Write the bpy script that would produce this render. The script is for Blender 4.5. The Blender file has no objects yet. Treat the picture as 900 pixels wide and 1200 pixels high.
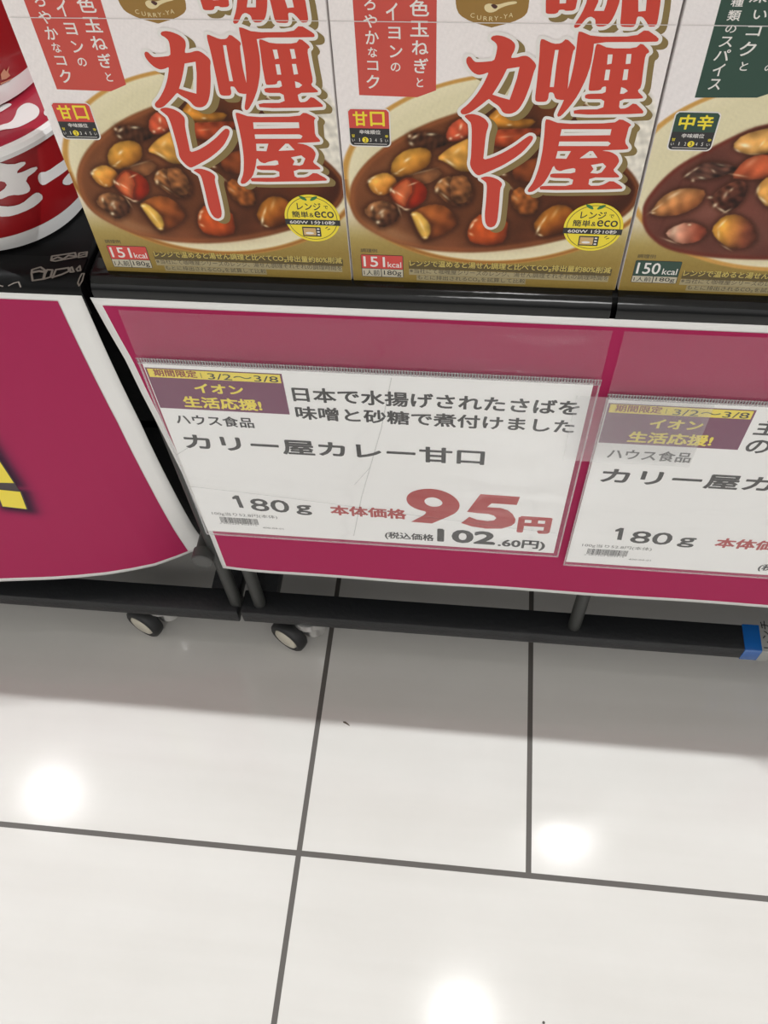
import bpy, bmesh, math, random
import numpy as np
from mathutils import Vector, Matrix
from mathutils.geometry import tessellate_polygon, delaunay_2d_cdt

random.seed(3); np.random.seed(3)
S = bpy.context.scene
COL = S.collection

# ---------------------------------------------------------------- camera
H = 0.80                      # camera height above the floor
F = 1030.0                    # focal length in pixels of a 900 x 1200 frame
dn = np.array([51., 674., F]); dn /= np.linalg.norm(dn)
fw = np.array([191., -1590., F]); fw -= dn * (fw @ dn); fw /= np.linalg.norm(fw)
rt = np.cross(dn, fw)
if rt[0] < 0: rt = -rt
cam = bpy.data.cameras.new('camera'); cam.sensor_fit = 'HORIZONTAL'; cam.sensor_width = 36
cam.lens = 36 * F / 900; cam.clip_start = 0.01
camo = bpy.data.objects.new('camera', cam); COL.objects.link(camo)
cx_ = Vector((rt[0], fw[0], -dn[0])); cy_ = -Vector((rt[1], fw[1], -dn[1])); cz_ = -Vector((rt[2], fw[2], -dn[2]))
M = Matrix((cx_, cy_, cz_)).transposed().to_4x4(); M.translation = (0, 0, H)
camo.matrix_world = M
S.camera = camo

# ---------------------------------------------------------------- world, lights, exposure
S.view_settings.view_transform = 'Standard'; S.view_settings.look = 'None'
S.view_settings.gamma = 1; S.view_settings.use_curve_mapping = False
S.view_settings.exposure = 0.23
W = bpy.data.worlds.new('store'); S.world = W; W.use_nodes = True
W.node_tree.nodes['Background'].inputs[0].default_value = (1.0, 0.985, 0.96, 1)
_n = W.node_tree.nodes; _l = W.node_tree.links
_tc = _n.new('ShaderNodeTexCoord'); _sp = _n.new('ShaderNodeSeparateXYZ'); _l.new(_tc.outputs['Generated'], _sp.inputs[0])
_mr = _n.new('ShaderNodeMapRange'); _mr.interpolation_type = 'SMOOTHSTEP'; _l.new(_sp.outputs[2], _mr.inputs[0])
_mr.inputs[1].default_value = .0; _mr.inputs[2].default_value = .5; _mr.inputs[3].default_value = .22; _mr.inputs[4].default_value = .94
_l.new(_mr.outputs[0], _n['Background'].inputs[1])
LAMP_Z = 3.2
KEY = [(3.1, 0.77), (-3.2, 0.77)]
KEY_W = 146
def area(name, loc, size, watts, col=(1, 0.99, 0.985), spread=2.6):
    l = bpy.data.lights.new(name, 'AREA'); l.shape = 'DISK'; l.size = size; l.energy = watts; l.color = col; l.spread = spread
    o = bpy.data.objects.new(name, l); o.location = loc; COL.objects.link(o); return o
for k, (x, y) in enumerate(KEY): area('key_light', (x, y, LAMP_Z - .03), .05, KEY_W, (.95, .985, 1))
area('fill_light', (0.3, -2.3, LAMP_Z - .03), .9, 20)

# ---------------------------------------------------------------- picture -> place
def ray(px, py):
    c = np.array([(px - 450) / F, (py - 600) / F, 1.])
    return np.array([c @ rt, c @ fw, -(c @ dn)])
def onY(px, py, Y): r = ray(px, py); return Vector(r * (Y / r[1]) + np.array([0, 0, H]))
def onZ(px, py, Z=0.): r = ray(px, py); return Vector(r * ((Z - H) / r[2]) + np.array([0, 0, H]))
def proj(P):
    P = np.asarray(P, float) - np.array([0, 0, H])
    c = P[..., :1] * rt + P[..., 1:2] * fw - P[..., 2:3] * dn
    return 450 + F * c[..., 0] / c[..., 2], 600 + F * c[..., 1] / c[..., 2]

ZS = 0.772 - 1.1 + H          # top of the shelf
YB = 0.36                     # front of the boxes
YP = 0.35                     # posters

# ---------------------------------------------------------------- materials
def lin(c):
    c = np.asarray(c, float) / 255.
    return np.where(c <= .04045, c / 12.92, ((c + .055) / 1.055) ** 2.4)
MATS = {}
def mat(name, rgb, rough=.5, metal=0., spec=.5, coat=0., bump=None, coat_rough=.08):
    if name in MATS: return MATS[name]
    m = bpy.data.materials.new(name); m.use_nodes = True
    b = m.node_tree.nodes['Principled BSDF']; c = lin(rgb)
    b.inputs['Base Color'].default_value = (*c, 1); b.inputs['Roughness'].default_value = rough
    b.inputs['Metallic'].default_value = metal; b.inputs['Specular IOR Level'].default_value = spec
    b.inputs['Coat Weight'].default_value = coat; b.inputs['Coat Roughness'].default_value = coat_rough
    if bump:
        nt = m.node_tree; tc = nt.nodes.new('ShaderNodeTexCoord'); n = nt.nodes.new('ShaderNodeTexNoise'); n.inputs['Scale'].default_value = bump[0]
        bp = nt.nodes.new('ShaderNodeBump'); bp.inputs['Strength'].default_value = bump[1]; bp.inputs['Distance'].default_value = .002
        nt.links.new(tc.outputs['Object'], n.inputs['Vector']); nt.links.new(n.outputs[0], bp.inputs['Height'])
        nt.links.new(bp.outputs[0], b.inputs['Normal']); nt.links.new(bp.outputs[0], b.inputs['Coat Normal'])
    MATS[name] = m; return m
def vcol_mat(name, rough=.45, coat=.3, spec=.3):
    m = mat(name, (255, 255, 255), rough, spec=spec, coat=coat)
    nt = m.node_tree; a = nt.nodes.new('ShaderNodeAttribute'); a.attribute_name = 'Col'
    nt.links.new(a.outputs['Color'], nt.nodes['Principled BSDF'].inputs['Base Color']); return m
def film_mat(name, haze=.06, tint=.97, rough=.06, bump=.0):
    m = bpy.data.materials.new(name); m.use_nodes = True; nt = m.node_tree; nt.nodes.clear()
    N = nt.nodes.new; out = N('ShaderNodeOutputMaterial')
    tr = N('ShaderNodeBsdfTransparent'); tr.inputs[0].default_value = (tint, tint, tint, 1)
    df = N('ShaderNodeBsdfDiffuse'); df.inputs[0].default_value = (.85, .85, .86, 1)
    gl = N('ShaderNodeBsdfGlossy'); gl.inputs['Roughness'].default_value = rough
    m1 = N('ShaderNodeMixShader'); m1.inputs[0].default_value = haze
    m2 = N('ShaderNodeMixShader'); lw = N('ShaderNodeLayerWeight'); lw.inputs[0].default_value = .5
    pw = N('ShaderNodeMath'); pw.operation = 'POWER'; pw.inputs[1].default_value = 3; nt.links.new(lw.outputs['Facing'], pw.inputs[0])
    fr = N('ShaderNodeMath'); fr.operation = 'MULTIPLY_ADD'; fr.inputs[1].default_value = .5; fr.inputs[2].default_value = .045; nt.links.new(pw.outputs[0], fr.inputs[0])
    L = nt.links.new
    L(tr.outputs[0], m1.inputs[1]); L(df.outputs[0], m1.inputs[2]); L(fr.outputs[0], m2.inputs[0])
    L(m1.outputs[0], m2.inputs[1]); L(gl.outputs[0], m2.inputs[2]); L(m2.outputs[0], out.inputs[0])
    if bump:
        tc = N('ShaderNodeTexCoord'); mp = N('ShaderNodeMapping'); mp.inputs['Scale'].default_value = (9, 1, 26)
        n = N('ShaderNodeTexNoise'); n.inputs['Scale'].default_value = 1.; n.inputs['Detail'].default_value = 2
        bp = N('ShaderNodeBump'); bp.inputs['Strength'].default_value = bump; bp.inputs['Distance'].default_value = .01
        L(tc.outputs['Object'], mp.inputs[0]); L(mp.outputs[0], n.inputs['Vector']); L(n.outputs[0], bp.inputs['Height'])
        L(bp.outputs[0], gl.inputs['Normal'])
    return m

# ---------------------------------------------------------------- object helpers
def obj(name, me, m=None, parent=None):
    if isinstance(me, bmesh.types.BMesh):
        bm = me; me = bpy.data.meshes.new(name); bm.to_mesh(me); bm.free()
    o = bpy.data.objects.new(name, me); COL.objects.link(o)
    if m: me.materials.append(m)
    if parent: o.parent = parent
    return o
def tag(o, label, cat, group=None):
    o['label'] = label; o['category'] = cat
    if group: o['group'] = group
    return o
def thing(name, label, cat, loc=(0, 0, 0), group=None):
    o = bpy.data.objects.new(name, None); o.empty_display_size = .02; COL.objects.link(o); o.location = loc
    return tag(o, label, cat, group)
def smooth(o, ang=35):
    for p in o.data.polygons: p.use_smooth = True
    o.data.set_sharp_from_angle(angle=math.radians(ang)); return o
def add_box(bm, lo, hi, bev=0., seg=2):
    vs = [bm.verts.new((x, y, z)) for x in (lo[0], hi[0]) for y in (lo[1], hi[1]) for z in (lo[2], hi[2])]
    fs = [bm.faces.new([vs[i] for i in f]) for f in ((0, 1, 3, 2), (4, 6, 7, 5), (0, 4, 5, 1), (2, 3, 7, 6), (0, 2, 6, 4), (1, 5, 7, 3))]
    bmesh.ops.recalc_face_normals(bm, faces=fs)
    if bev:
        es = list({e for f in fs for e in f.edges})
        bmesh.ops.bevel(bm, geom=es, offset=bev, segments=seg, affect='EDGES', profile=.5)
def box(name, lo, hi, m, parent=None, bev=.0015, seg=2):
    bm = bmesh.new(); add_box(bm, lo, hi, bev, seg); return smooth(obj(name, bm, m, parent))
def add_tube(bm, a, b, r, n=20, r2=None, caps=True):
    a = Vector(a); b = Vector(b); d = (b - a).normalized(); r2 = r if r2 is None else r2
    u = d.orthogonal().normalized(); w = d.cross(u)
    A = []; B = []
    for i in range(n):
        t = 2 * math.pi * i / n; e = u * math.cos(t) + w * math.sin(t)
        A.append(bm.verts.new(a + e * r)); B.append(bm.verts.new(b + e * r2))
    for i in range(n):
        j = (i + 1) % n; bm.faces.new((A[i], A[j], B[j], B[i]))
    if caps: bm.faces.new(A[::-1]); bm.faces.new(B)
def tube(name, a, b, r, m, parent=None, n=20):
    bm = bmesh.new(); add_tube(bm, a, b, r, n); return smooth(obj(name, bm, m, parent))
def add_lathe(bm, prof, axis_o=(0, 0, 0), rot=None, n=40, closed=False):
    rot = rot or Matrix.Identity(3); o = Vector(axis_o); rings = []
    for (r, z) in prof:
        if r < 1e-6: rings.append([bm.verts.new(o + rot @ Vector((0, 0, z)))])
        else: rings.append([bm.verts.new(o + rot @ Vector((r * math.cos(2 * math.pi * i / n), r * math.sin(2 * math.pi * i / n), z))) for i in range(n)])
    for A, B in zip(rings, rings[1:]):
        for i in range(n):
            j = (i + 1) % n
            if len(A) == 1 and len(B) == 1: continue
            if len(A) == 1: bm.faces.new((A[0], B[j], B[i]))
            elif len(B) == 1: bm.faces.new((A[i], A[j], B[0]))
            else: bm.faces.new((A[i], A[j], B[j], B[i]))
    bmesh.ops.recalc_face_normals(bm, faces=bm.faces)
def lathe(name, prof, m, parent=None, o=(0, 0, 0), rot=None, n=40, ang=35):
    bm = bmesh.new(); add_lathe(bm, prof, o, rot, n); return smooth(obj(name, bm, m, parent), ang)

# ---- flat printed shapes, collected in the plane of their sheet
def chaikin(P, k=1, r=.25):
    P = [tuple(p) for p in P]
    for _ in range(k):
        Q = []
        for a, b in zip(P, P[1:] + P[:1]):
            Q.append((a[0] + (b[0] - a[0]) * r, a[1] + (b[1] - a[1]) * r)); Q.append((b[0] + (a[0] - b[0]) * r, b[1] + (a[1] - b[1]) * r))
        P = Q
    return P
GLY = {}
def glyphs(body):
    key = body
    if key in GLY: return GLY[key]
    c = bpy.data.curves.new('t', 'FONT'); c.body = body; c.resolution_u = 3
    o = bpy.data.objects.new('t', c); COL.objects.link(o)
    dg = bpy.context.evaluated_depsgraph_get()
    me = bpy.data.meshes.new_from_object(o.evaluated_get(dg))
    V = np.array([(v.co.x, v.co.y) for v in me.vertices]); Fs = [tuple(p.vertices) for p in me.polygons]
    cnt = {}
    for p in me.polygons:
        for e in p.edge_keys: cnt[e] = cnt.get(e, 0) + 1
    Es = [e for e, k in cnt.items() if k == 1]
    lo = V.min(0); hi = V.max(0); V = (V - lo) / np.maximum(hi - lo, 1e-6)
    bpy.data.objects.remove(o); bpy.data.curves.remove(c); bpy.data.meshes.remove(me)
    GLY[key] = (V, Fs, Es); return GLY[key]
class Lay:
    def __init__(s): s.v = []; s.f = []; s.over = False
    def poly(s, outer, holes=()):
        loops = [[Vector((p[0], p[1], 0)) for p in l] for l in [outer, *holes]]
        n = len(s.v); flat = [p for l in loops for p in l]
        s.v += [(p.x, p.y) for p in flat]
        for t in tessellate_polygon(loops):
            a, b, c = (flat[i] for i in t)
            if abs((b - a).cross(c - a).z) < 1e-14: continue
            if (b - a).cross(c - a).z < 0: t = (t[0], t[2], t[1])
            s.f.append(tuple(n + i for i in t))
        return s
    def rect(s, u0, v0, u1, v1): return s.poly([(u0, v0), (u1, v0), (u1, v1), (u0, v1)])
    def rrect(s, u0, v0, u1, v1, r):
        P = []
        for cx, cy, a in ((u1 - r, v1 - r, 0), (u0 + r, v1 - r, 90), (u0 + r, v0 + r, 180), (u1 - r, v0 + r, 270)):
            for k in range(6): t = math.radians(a + 18 * k); P.append((cx + r * math.cos(t), cy + r * math.sin(t)))
        return s.poly(P)
    def ellipse(s, cx, cy, a, b, n=40): return s.poly([(cx + a * math.cos(2 * math.pi * i / n), cy + b * math.sin(2 * math.pi * i / n)) for i in range(n)])
    def stroke(s, loop, w, closed=True):
        s.over = True
        L = list(loop); E_ = list(zip(L, L[1:] + L[:1])) if closed else list(zip(L, L[1:]))
        for a, b in E_:
            dx, dy = b[0] - a[0], b[1] - a[1]; l = math.hypot(dx, dy)
            if l < 1e-9: continue
            nx, ny = -dy / l * w, dx / l * w; n = len(s.v)
            s.v += [(a[0] - nx, a[1] - ny), (b[0] - nx, b[1] - ny), (b[0] + nx, b[1] + ny), (a[0] + nx, a[1] + ny)]; s.f.append((n, n + 1, n + 2, n + 3))
        for a in L:
            n = len(s.v); s.v += [(a[0] + w * math.cos(k * math.pi / 5), a[1] + w * math.sin(k * math.pi / 5)) for k in range(10)]; s.f.append(tuple(range(n, n + 10)))
        return s
    def text(s, body, u0, v0, u1, v1, bold=.0, skew=0.):
        V, Fs, Es = glyphs(body); w = bold * abs(v1 - v0) * .9
        u0 += w; u1 -= w; v0 += w; v1 -= w
        Q = [(u0 + (u1 - u0) * x + skew * y * (v1 - v0), v0 + (v1 - v0) * y) for x, y in V]; n = len(s.v); s.v += Q
        s.f += [tuple(n + i for i in f) for f in Fs]
        if w > 2e-5:
            for a, b in Es:
                a, b = Q[a], Q[b]; dx, dy = b[0] - a[0], b[1] - a[1]; l = math.hypot(dx, dy)
                if l < 1e-7: continue
                tx, ty = dx / l * w, dy / l * w; n = len(s.v); s.over = True
                s.v += [(a[0] + ty, a[1] - tx), (b[0] + ty, b[1] - tx), (b[0] + .7 * (tx + ty), b[1] + .7 * (ty - tx)), (b[0] + tx, b[1] + ty), (b[0] + .7 * (tx - ty), b[1] + .7 * (ty + tx)), (b[0] - ty, b[1] + tx), (a[0] - ty, a[1] + tx)]
                s.f.append(tuple(range(n, n + 7)))
        return s
    def shift(s, du, dv): s.v = [(a + du, b + dv) for a, b in s.v]; return s
    def merge(s):              # overlapping pieces become one flat sheet without overlaps
        K = 1000.; F0 = [[(s.v[i][0] * K, s.v[i][1] * K) for i in f] for f in s.f]; V, _, Fo, _, _, OF = delaunay_2d_cdt([Vector((a * K, b * K)) for a, b in s.v], [], [list(f) for f in s.f], 1, 1e-4)
        s.v = [(p.x / K, p.y / K) for p in V]; s.f = []
        if not Fo: return
        T = np.array([t[:3] for t in Fo]); A = np.array([(p.x, p.y) for p in V]); C = A[T].mean(1); keep = np.zeros(len(T), bool)
        o = np.argsort(C[:, 0]); Cs = C[o]
        for f in F0:
            P = np.array(f); lo = np.searchsorted(Cs[:, 0], P[:, 0].min()); hi = np.searchsorted(Cs[:, 0], P[:, 0].max())
            if hi <= lo: continue
            c = Cs[lo:hi]; D = np.roll(P, -1, 0) - P; z = D[:, 0] * (c[:, None, 1] - P[:, 1]) - D[:, 1] * (c[:, None, 0] - P[:, 0])
            keep[o[lo:hi]] |= (z >= -1e-9).all(1) | (z <= 1e-9).all(1)
        for t, k in zip(T, keep):
            if not k: continue
            a, b, c = (V[i] for i in t); z = (b - a).cross(c - a)
            s.f.append(tuple(int(i) for i in (t if z > 0 else t[::-1])))
    def build(s, name, m, parent, fn, maxlen=None):
        if s.over: s.merge()
        bm = bmesh.new(); vs = [bm.verts.new((a, b, 0)) for a, b in s.v]
        for f in s.f:
            try: bm.faces.new([vs[i] for i in f])
            except ValueError: pass
        if maxlen:
            for _ in range(6):
                es = [e for e in bm.edges if e.calc_length() > maxlen]
                if not es: break
                bmesh.ops.subdivide_edges(bm, edges=es, cuts=1); bmesh.ops.triangulate(bm, faces=[f for f in bm.faces if len(f.verts) > 3])
        for v in bm.verts: v.co = fn(v.co.x, v.co.y)
        bm.normal_update()
        return obj(name, bm, m, parent)
def flat(layer, y0=0.): return lambda u, v: Vector((u, y0 - layer * .00004, v))

# ================================================================ SETTING
def floor_mat():
    m = bpy.data.materials.new('floor_tile'); m.use_nodes = True; nt = m.node_tree; N = nt.nodes.new; L = nt.links.new
    b = nt.nodes['Principled BSDF']
    tc = N('ShaderNodeTexCoord'); sp = N('ShaderNodeSeparateXYZ'); L(tc.outputs['Object'], sp.inputs[0])
    def mth(op, a, c=None):
        n = N('ShaderNodeMath'); n.operation = op
        for i, q in enumerate((a, c)):
            if q is None: continue
            if isinstance(q, (int, float)): n.inputs[i].default_value = q
            else: L(q, n.inputs[i])
        return n.outputs[0]
    def lines(c, x0, p, w):
        d = mth('ABSOLUTE', mth('SUBTRACT', mth('MODULO', mth('ADD', mth('SUBTRACT', c, x0), p / 2 + 20 * p), p), p / 2))
        return mth('LESS_THAN', d, w)
    k = H / 1.1; gw = .0024; T = .62
    X, Y = sp.outputs[0], sp.outputs[1]
    g = mth('MAXIMUM', lines(X, -.1705 * k, T, gw), lines(Y, .2186 * k, T, gw))
    g = mth('MAXIMUM', g, mth('MULTIPLY', lines(X, .1022 * k, T, gw), mth('GREATER_THAN', Y, .2186 * k)))
    n1 = N('ShaderNodeTexNoise'); n1.inputs['Scale'].default_value = 3.; n1.inputs['Detail'].default_value = 6; n1.inputs['Roughness'].default_value = .6
    L(tc.outputs['Object'], n1.inputs['Vector'])
    mp = N('ShaderNodeMapping'); mp.inputs['Scale'].default_value = (.6, 7, 1); L(tc.outputs['Object'], mp.inputs[0])
    n2 = N('ShaderNodeTexNoise'); n2.inputs['Scale'].default_value = 4; n2.inputs['Detail'].default_value = 5; L(mp.outputs[0], n2.inputs['Vector'])
    mixn = mth('ADD', mth('MULTIPLY', n1.outputs[0], .6), mth('MULTIPLY', n2.outputs[0], .4))
    cr = N('ShaderNodeValToRGB'); cr.color_ramp.elements[0].position = .3; cr.color_ramp.elements[1].position = .7
    cr.color_ramp.elements[0].color = (*lin((180, 177, 172)), 1); cr.color_ramp.elements[1].color = (*lin((193, 191, 187)), 1)
    L(mixn, cr.inputs[0])
    n3 = N('ShaderNodeTexVoronoi'); n3.inputs['Scale'].default_value = 22; L(tc.outputs['Object'], n3.inputs['Vector'])
    sc = N('ShaderNodeSeparateColor'); L(n3.outputs['Color'], sc.inputs[0])
    speck = mth('MULTIPLY', mth('LESS_THAN', n3.outputs['Distance'], .03), mth('GREATER_THAN', sc.outputs[0], .8))
    mx = N('ShaderNodeMix'); mx.data_type = 'RGBA'; L(speck, mx.inputs[0]); L(cr.outputs[0], mx.inputs[6]); mx.inputs[7].default_value = (.06, .055, .05, 1)
    m2 = N('ShaderNodeMix'); m2.data_type = 'RGBA'; L(g, m2.inputs[0]); L(mx.outputs[2], m2.inputs[6]); m2.inputs[7].default_value = (*lin((74, 70, 66)), 1)
    L(m2.outputs[2], b.inputs['Base Color'])
    L(mth('ADD', mth('MULTIPLY', g, .5), mth('ADD', .10, mth('MULTIPLY', n1.outputs[0], .05))), b.inputs['Roughness'])
    b.inputs['Specular IOR Level'].default_value = .5
    bp = N('ShaderNodeBump'); bp.inputs['Strength'].default_value = .5; bp.inputs['Distance'].default_value = .001
    L(mth('SUBTRACT', 1., g), bp.inputs['Height']); L(bp.outputs[0], b.inputs['Normal'])
    return m
bm = bmesh.new(); add_box(bm, (-4, -4, -.05), (4, 5, 0)); fl = obj('floor', bm, floor_mat()); fl['kind'] = 'structure'
bm = bmesh.new(); add_box(bm, (-3.6, -2.8, LAMP_Z), (3.6, 3, LAMP_Z + .05)); ce = obj('ceiling', bm, mat('ceiling_white', (236, 234, 230), .8)); ce['kind'] = 'structure'

# ================================================================ WAGONS
BLK = mat('black_powder_coat', (24, 25, 27), .5, spec=.4, bump=(300, .15))
BLK2 = mat('black_tube', (52, 53, 51), .45, spec=.4)
BAR = mat('black_bar', (30, 31, 33), .42, spec=.4, bump=(250, .2))
SHELF = mat('black_shelf_film', (11, 11, 12), .42, spec=.15, bump=(40, .25))
GLOSS = mat('black_glossy_rail', (9, 10, 11), .14, spec=.35, coat=.15, bump=(60, .12))
CHROME = mat('chrome', (225, 225, 225), .3, metal=1., bump=(90, .3))
RUB = mat('black_rubber', (24, 24, 25), .55)
HUBM = mat('caster_hub', (188, 182, 166), .35)
BARY = .350; BZ0 = .054
BZ1 = onY(500, 734, BARY).z
BARD = .0245
def caster(parent, x, y, ang):
    e = bpy.data.objects.new('caster', None); COL.objects.link(e); e.parent = parent; e.location = (x, y, 0); e.empty_display_size = .01
    e.scale = (.87, .87, .87); BZ = BZ0 / .87
    a = Vector((math.cos(ang), math.sin(ang), 0)); t = Vector((-a.y, a.x, 0)); R = .0222
    rot = Matrix((t, Vector((0, 0, 1)), a)).transposed()
    if rot.determinant() < 0: rot = Matrix((-t, Vector((0, 0, 1)), a)).transposed()
    C0 = Vector((0, 0, R))
    w = .0075
    lathe('wheel', [(.0145, w * .8), (.0165, w), (R - .003, w), (R - .0006, w * .7), (R, 0), (R - .0006, -w * .7), (R - .003, -w), (.006, -w), (0, -w)], RUB, e, C0, rot, 40, 50)
    lathe('hub', [(0, w + .0022), (.009, w + .002), (.0138, w + .0005), (.0150, w * .75)], HUBM, e, C0, rot, 36, 50)
    bm = bmesh.new()
    back = t if t.x > 0 else t * -1
    # fork: plate on the far side of the wheel, top plate, stem
    ctr = C0 - a * (w + .004)
    for q0, q1 in ((-.004, -.001),):
        P = [(-.016, .004), (.010, .030), (.024, .030), (.022, .006), (.006, -.008), (-.010, -.008)]
        A = [bm.verts.new(ctr + back * p + Vector((0, 0, z)) + a * -.001) for p, z in P]
        B = [bm.verts.new(ctr + back * p + Vector((0, 0, z)) + a * -.0035) for p, z in P]
        bm.faces.new(A); bm.faces.new(B[::-1])
        for i in range(6): j = (i + 1) % 6; bm.faces.new((A[i], B[i], B[j], A[j]))
    top = C0 + back * .020 - a * .022
    add_tube(bm, top + Vector((0, 0, .006)), top + Vector((0, 0, BZ - R - .001)), .0135, 20, .016)
    add_tube(bm, C0 - a * (w + .009), C0 - a * (w - .001), .0045, 14)
    add_tube(bm, C0 + back * .018 - a * .018 + Vector((0, 0, BZ - R - .010)), C0 + back * .018 - a * .018 + Vector((0, 0, BZ - R + .002)), .0165, 24)
    bmesh.ops.recalc_face_normals(bm, faces=bm.faces)
    smooth(obj('fork', bm, CHROME, e))
    return e
def wagon(label, x0, x1, bx0, bx1, posts, casters, dy=0., seams=()):
    t = thing('display_wagon', label, 'display wagon', ((x0 + x1) / 2, YP + .03, 0))
    ox, oy = t.location.x, t.location.y
    def B(name, lo, hi, m, bev=.0015, seg=2): return box(name, (lo[0] - ox, lo[1] - oy, lo[2]), (hi[0] - ox, hi[1] - oy, hi[2]), m, t, bev, seg)
    yr = .95
    B('shelf_board', (x0, YP + .006, ZS - .016), (x1, yr, ZS - .0003), SHELF, .003, 3)
    B('front_panel', (x0 + .001, YP + .056, ZS - .20), (x1 - .001, YP + .062, ZS - .016), BLK, .001)
    y0 = BARY + dy
    B('light_block_panel', (x0, yr - .004, .03), (x1, yr, ZS - .016), BLK, .001)  # added unseen panel, keeps light from reaching under the wagon
    B('base_bar', (bx0, y0, BZ0), (bx1, y0 + BARD, BZ1), BAR, .0015)
    B('base_bar', (bx0, yr - .05, BZ0), (bx1, yr - .02, BZ1), BAR)
    B('base_bar', (bx0 + .002, y0 + BARD, BZ0 + .001), (bx0 + .030, yr - .05, BZ1 - .001), BAR)
    B('base_bar', (bx1 - .030, y0 + BARD, BZ0 + .001), (bx1 - .002, yr - .05, BZ1 - .001), BAR)
    for (px, py) in posts:
        tube('post', (px - ox, py - oy, BZ1 - .004), (px - ox, py - oy, ZS - (.016 if x0 + .006 < px < x1 - .006 else .05)), .0058, BLK2, t)
    for (cx, cy, a) in casters: caster(t, cx - ox, cy - oy, a)
    return t
def trim(t, x0, x1, m=GLOSS, zt=ZS + .0005, face=None):
    ox, oy = t.location.x, t.location.y
    zb = ZS - .024
    P = [(YP + .020, zt)]
    cy, cz, r = YP + .0085, zt - .0085, .0085
    P += [(YP + .012, zt)]
    for k in range(9):
        a = math.radians(90 + 11.25 * k); P.append((cy + r * math.cos(a), cz + r * math.sin(a)))
    P += [(YP + .0006, zb), (YP + .004, zb), (YP + .020, zb)]
    bm = bmesh.new()
    A = [bm.verts.new((x0 - ox, y - oy, z)) for y, z in P]; Bv = [bm.verts.new((x1 - ox, y - oy, z)) for y, z in P]
    n = len(P)
    for i in range(n): j = (i + 1) % n; bm.faces.new((A[i], A[j], Bv[j], Bv[i]))
    bm.faces.new(A[::-1]); bm.faces.new(Bv); bmesh.ops.recalc_face_normals(bm, faces=bm.faces)
    return smooth(obj('edge_trim', bm, m, t), 40)
XS = -.2165                    # where the two shelves meet
bL = onY(283, 722, BARY).x
pA = onZ(303, 714, BZ1); pB = onZ(276, 707, BZ1); pC = onZ(673, 741, BZ1)
cR = onZ(339, 744, .0193); cL = onZ(170, 728, .0193)
CA = math.atan2(-.88, -.47)
PY = .3615
right_w = wagon('black wheeled display wagon carrying the curry boxes, blue strip on its base bar', XS + .001, .95, bL, .98,
                [(pA.x, PY), (pC.x, PY), (.52, PY), (.93, PY), (pA.x, .90), (.93, .90)],
                [(cR.x, cR.y, CA), (.90, cR.y + .012, CA + .5), (cR.x + .01, .90, CA), (.90, .90, CA)])
left_w = wagon('black wheeled display wagon under the red noodle cups, worn marks on its top', -1.25, XS - .001, -1.3, bL - .003,
               [(pB.x, PY), (-.62, PY), (-1.2, PY), (pB.x, .90), (-1.2, .90)],
               [(cL.x, cL.y, CA + .08), (-1.2, cL.y + .012, CA), (cL.x, .90, CA), (-1.2, .90, CA)], dy=-.0005)
sx = onY(721, 358, YP).x
trim(right_w, XS + .004, sx - .0015); trim(right_w, sx + .0015, .95)
trim(left_w, -1.25, XS - .002, SHELF, ZS + .0002)
# horizontal stub with a round cap, pointing at the aisle
cp = onY(237, 657, .350)
ox, oy = left_w.location.x, left_w.location.y
st = tube('stub_rod', (cp.x - ox, .356 - oy, cp.z), (cp.x - ox, PY + .07 - oy, cp.z), .0075, BLK2, left_w)
bm = bmesh.new(); add_lathe(bm, [(0, .0075), (.0084, .0075), (.0092, .0066), (.0092, -.003), (.0075, -.003)], (cp.x - ox, .356 - oy, cp.z), Matrix(((1, 0, 0), (0, 0, -1), (0, 1, 0))), 32)
smooth(obj('end_cap', bm, mat('cap_grey', (70, 70, 68), .5), st), 40)
tube('cross_rod', (cp.x - .006 - ox, PY + .07 - oy, cp.z), (pB.x + .004 - ox, PY + .07 - oy, cp.z), .0055, BLK2, left_w)
tube('post', (pB.x - ox, PY + .07 - oy, BZ1 - .004), (pB.x - ox, PY + .07 - oy, ZS - .016), .0055, BLK2, left_w)
# blue printed strip round the base bar
ox, oy = right_w.location.x, right_w.location.y
s0 = onY(871, 764, BARY).x
lx, ly = left_w.location.x, left_w.location.y
box('dark_gap_filler', (-.264 - lx, YP + .056 - ly, .100), (-.2255 - lx, YP + .060 - ly, ZS - .19), BLK, left_w, .001)  # added black filler that keeps the gap between the posters dark
bs = box('blue_strip', (s0 - ox, BARY - .0008 - oy, BZ0 - .0008), (s0 + .095 - ox, BARY + BARD + .0006 - oy, BZ1 + .0008), mat('blue_film', (28, 92, 165), .2, coat=.6), right_w, .001)
g0 = onZ(892, 757, BZ1).x
box('grey_band', (g0 - ox, BARY - .0012 - oy, BZ0 - .001), (g0 + .011 - ox, BARY + BARD + .0008 - oy, BZ1 + .0011), mat('band_grey', (150, 150, 146), .35), bs, .0008)
L = Lay().text('レンチ', 0, 0, .027, .008, .01)
L.build('band_text', mat('ink_black', (30, 30, 30), .5), bs, lambda u, v: Vector((g0 + .0095 - v - ox, BARY + .002 + u - oy, BZ1 + .0014)))

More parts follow.
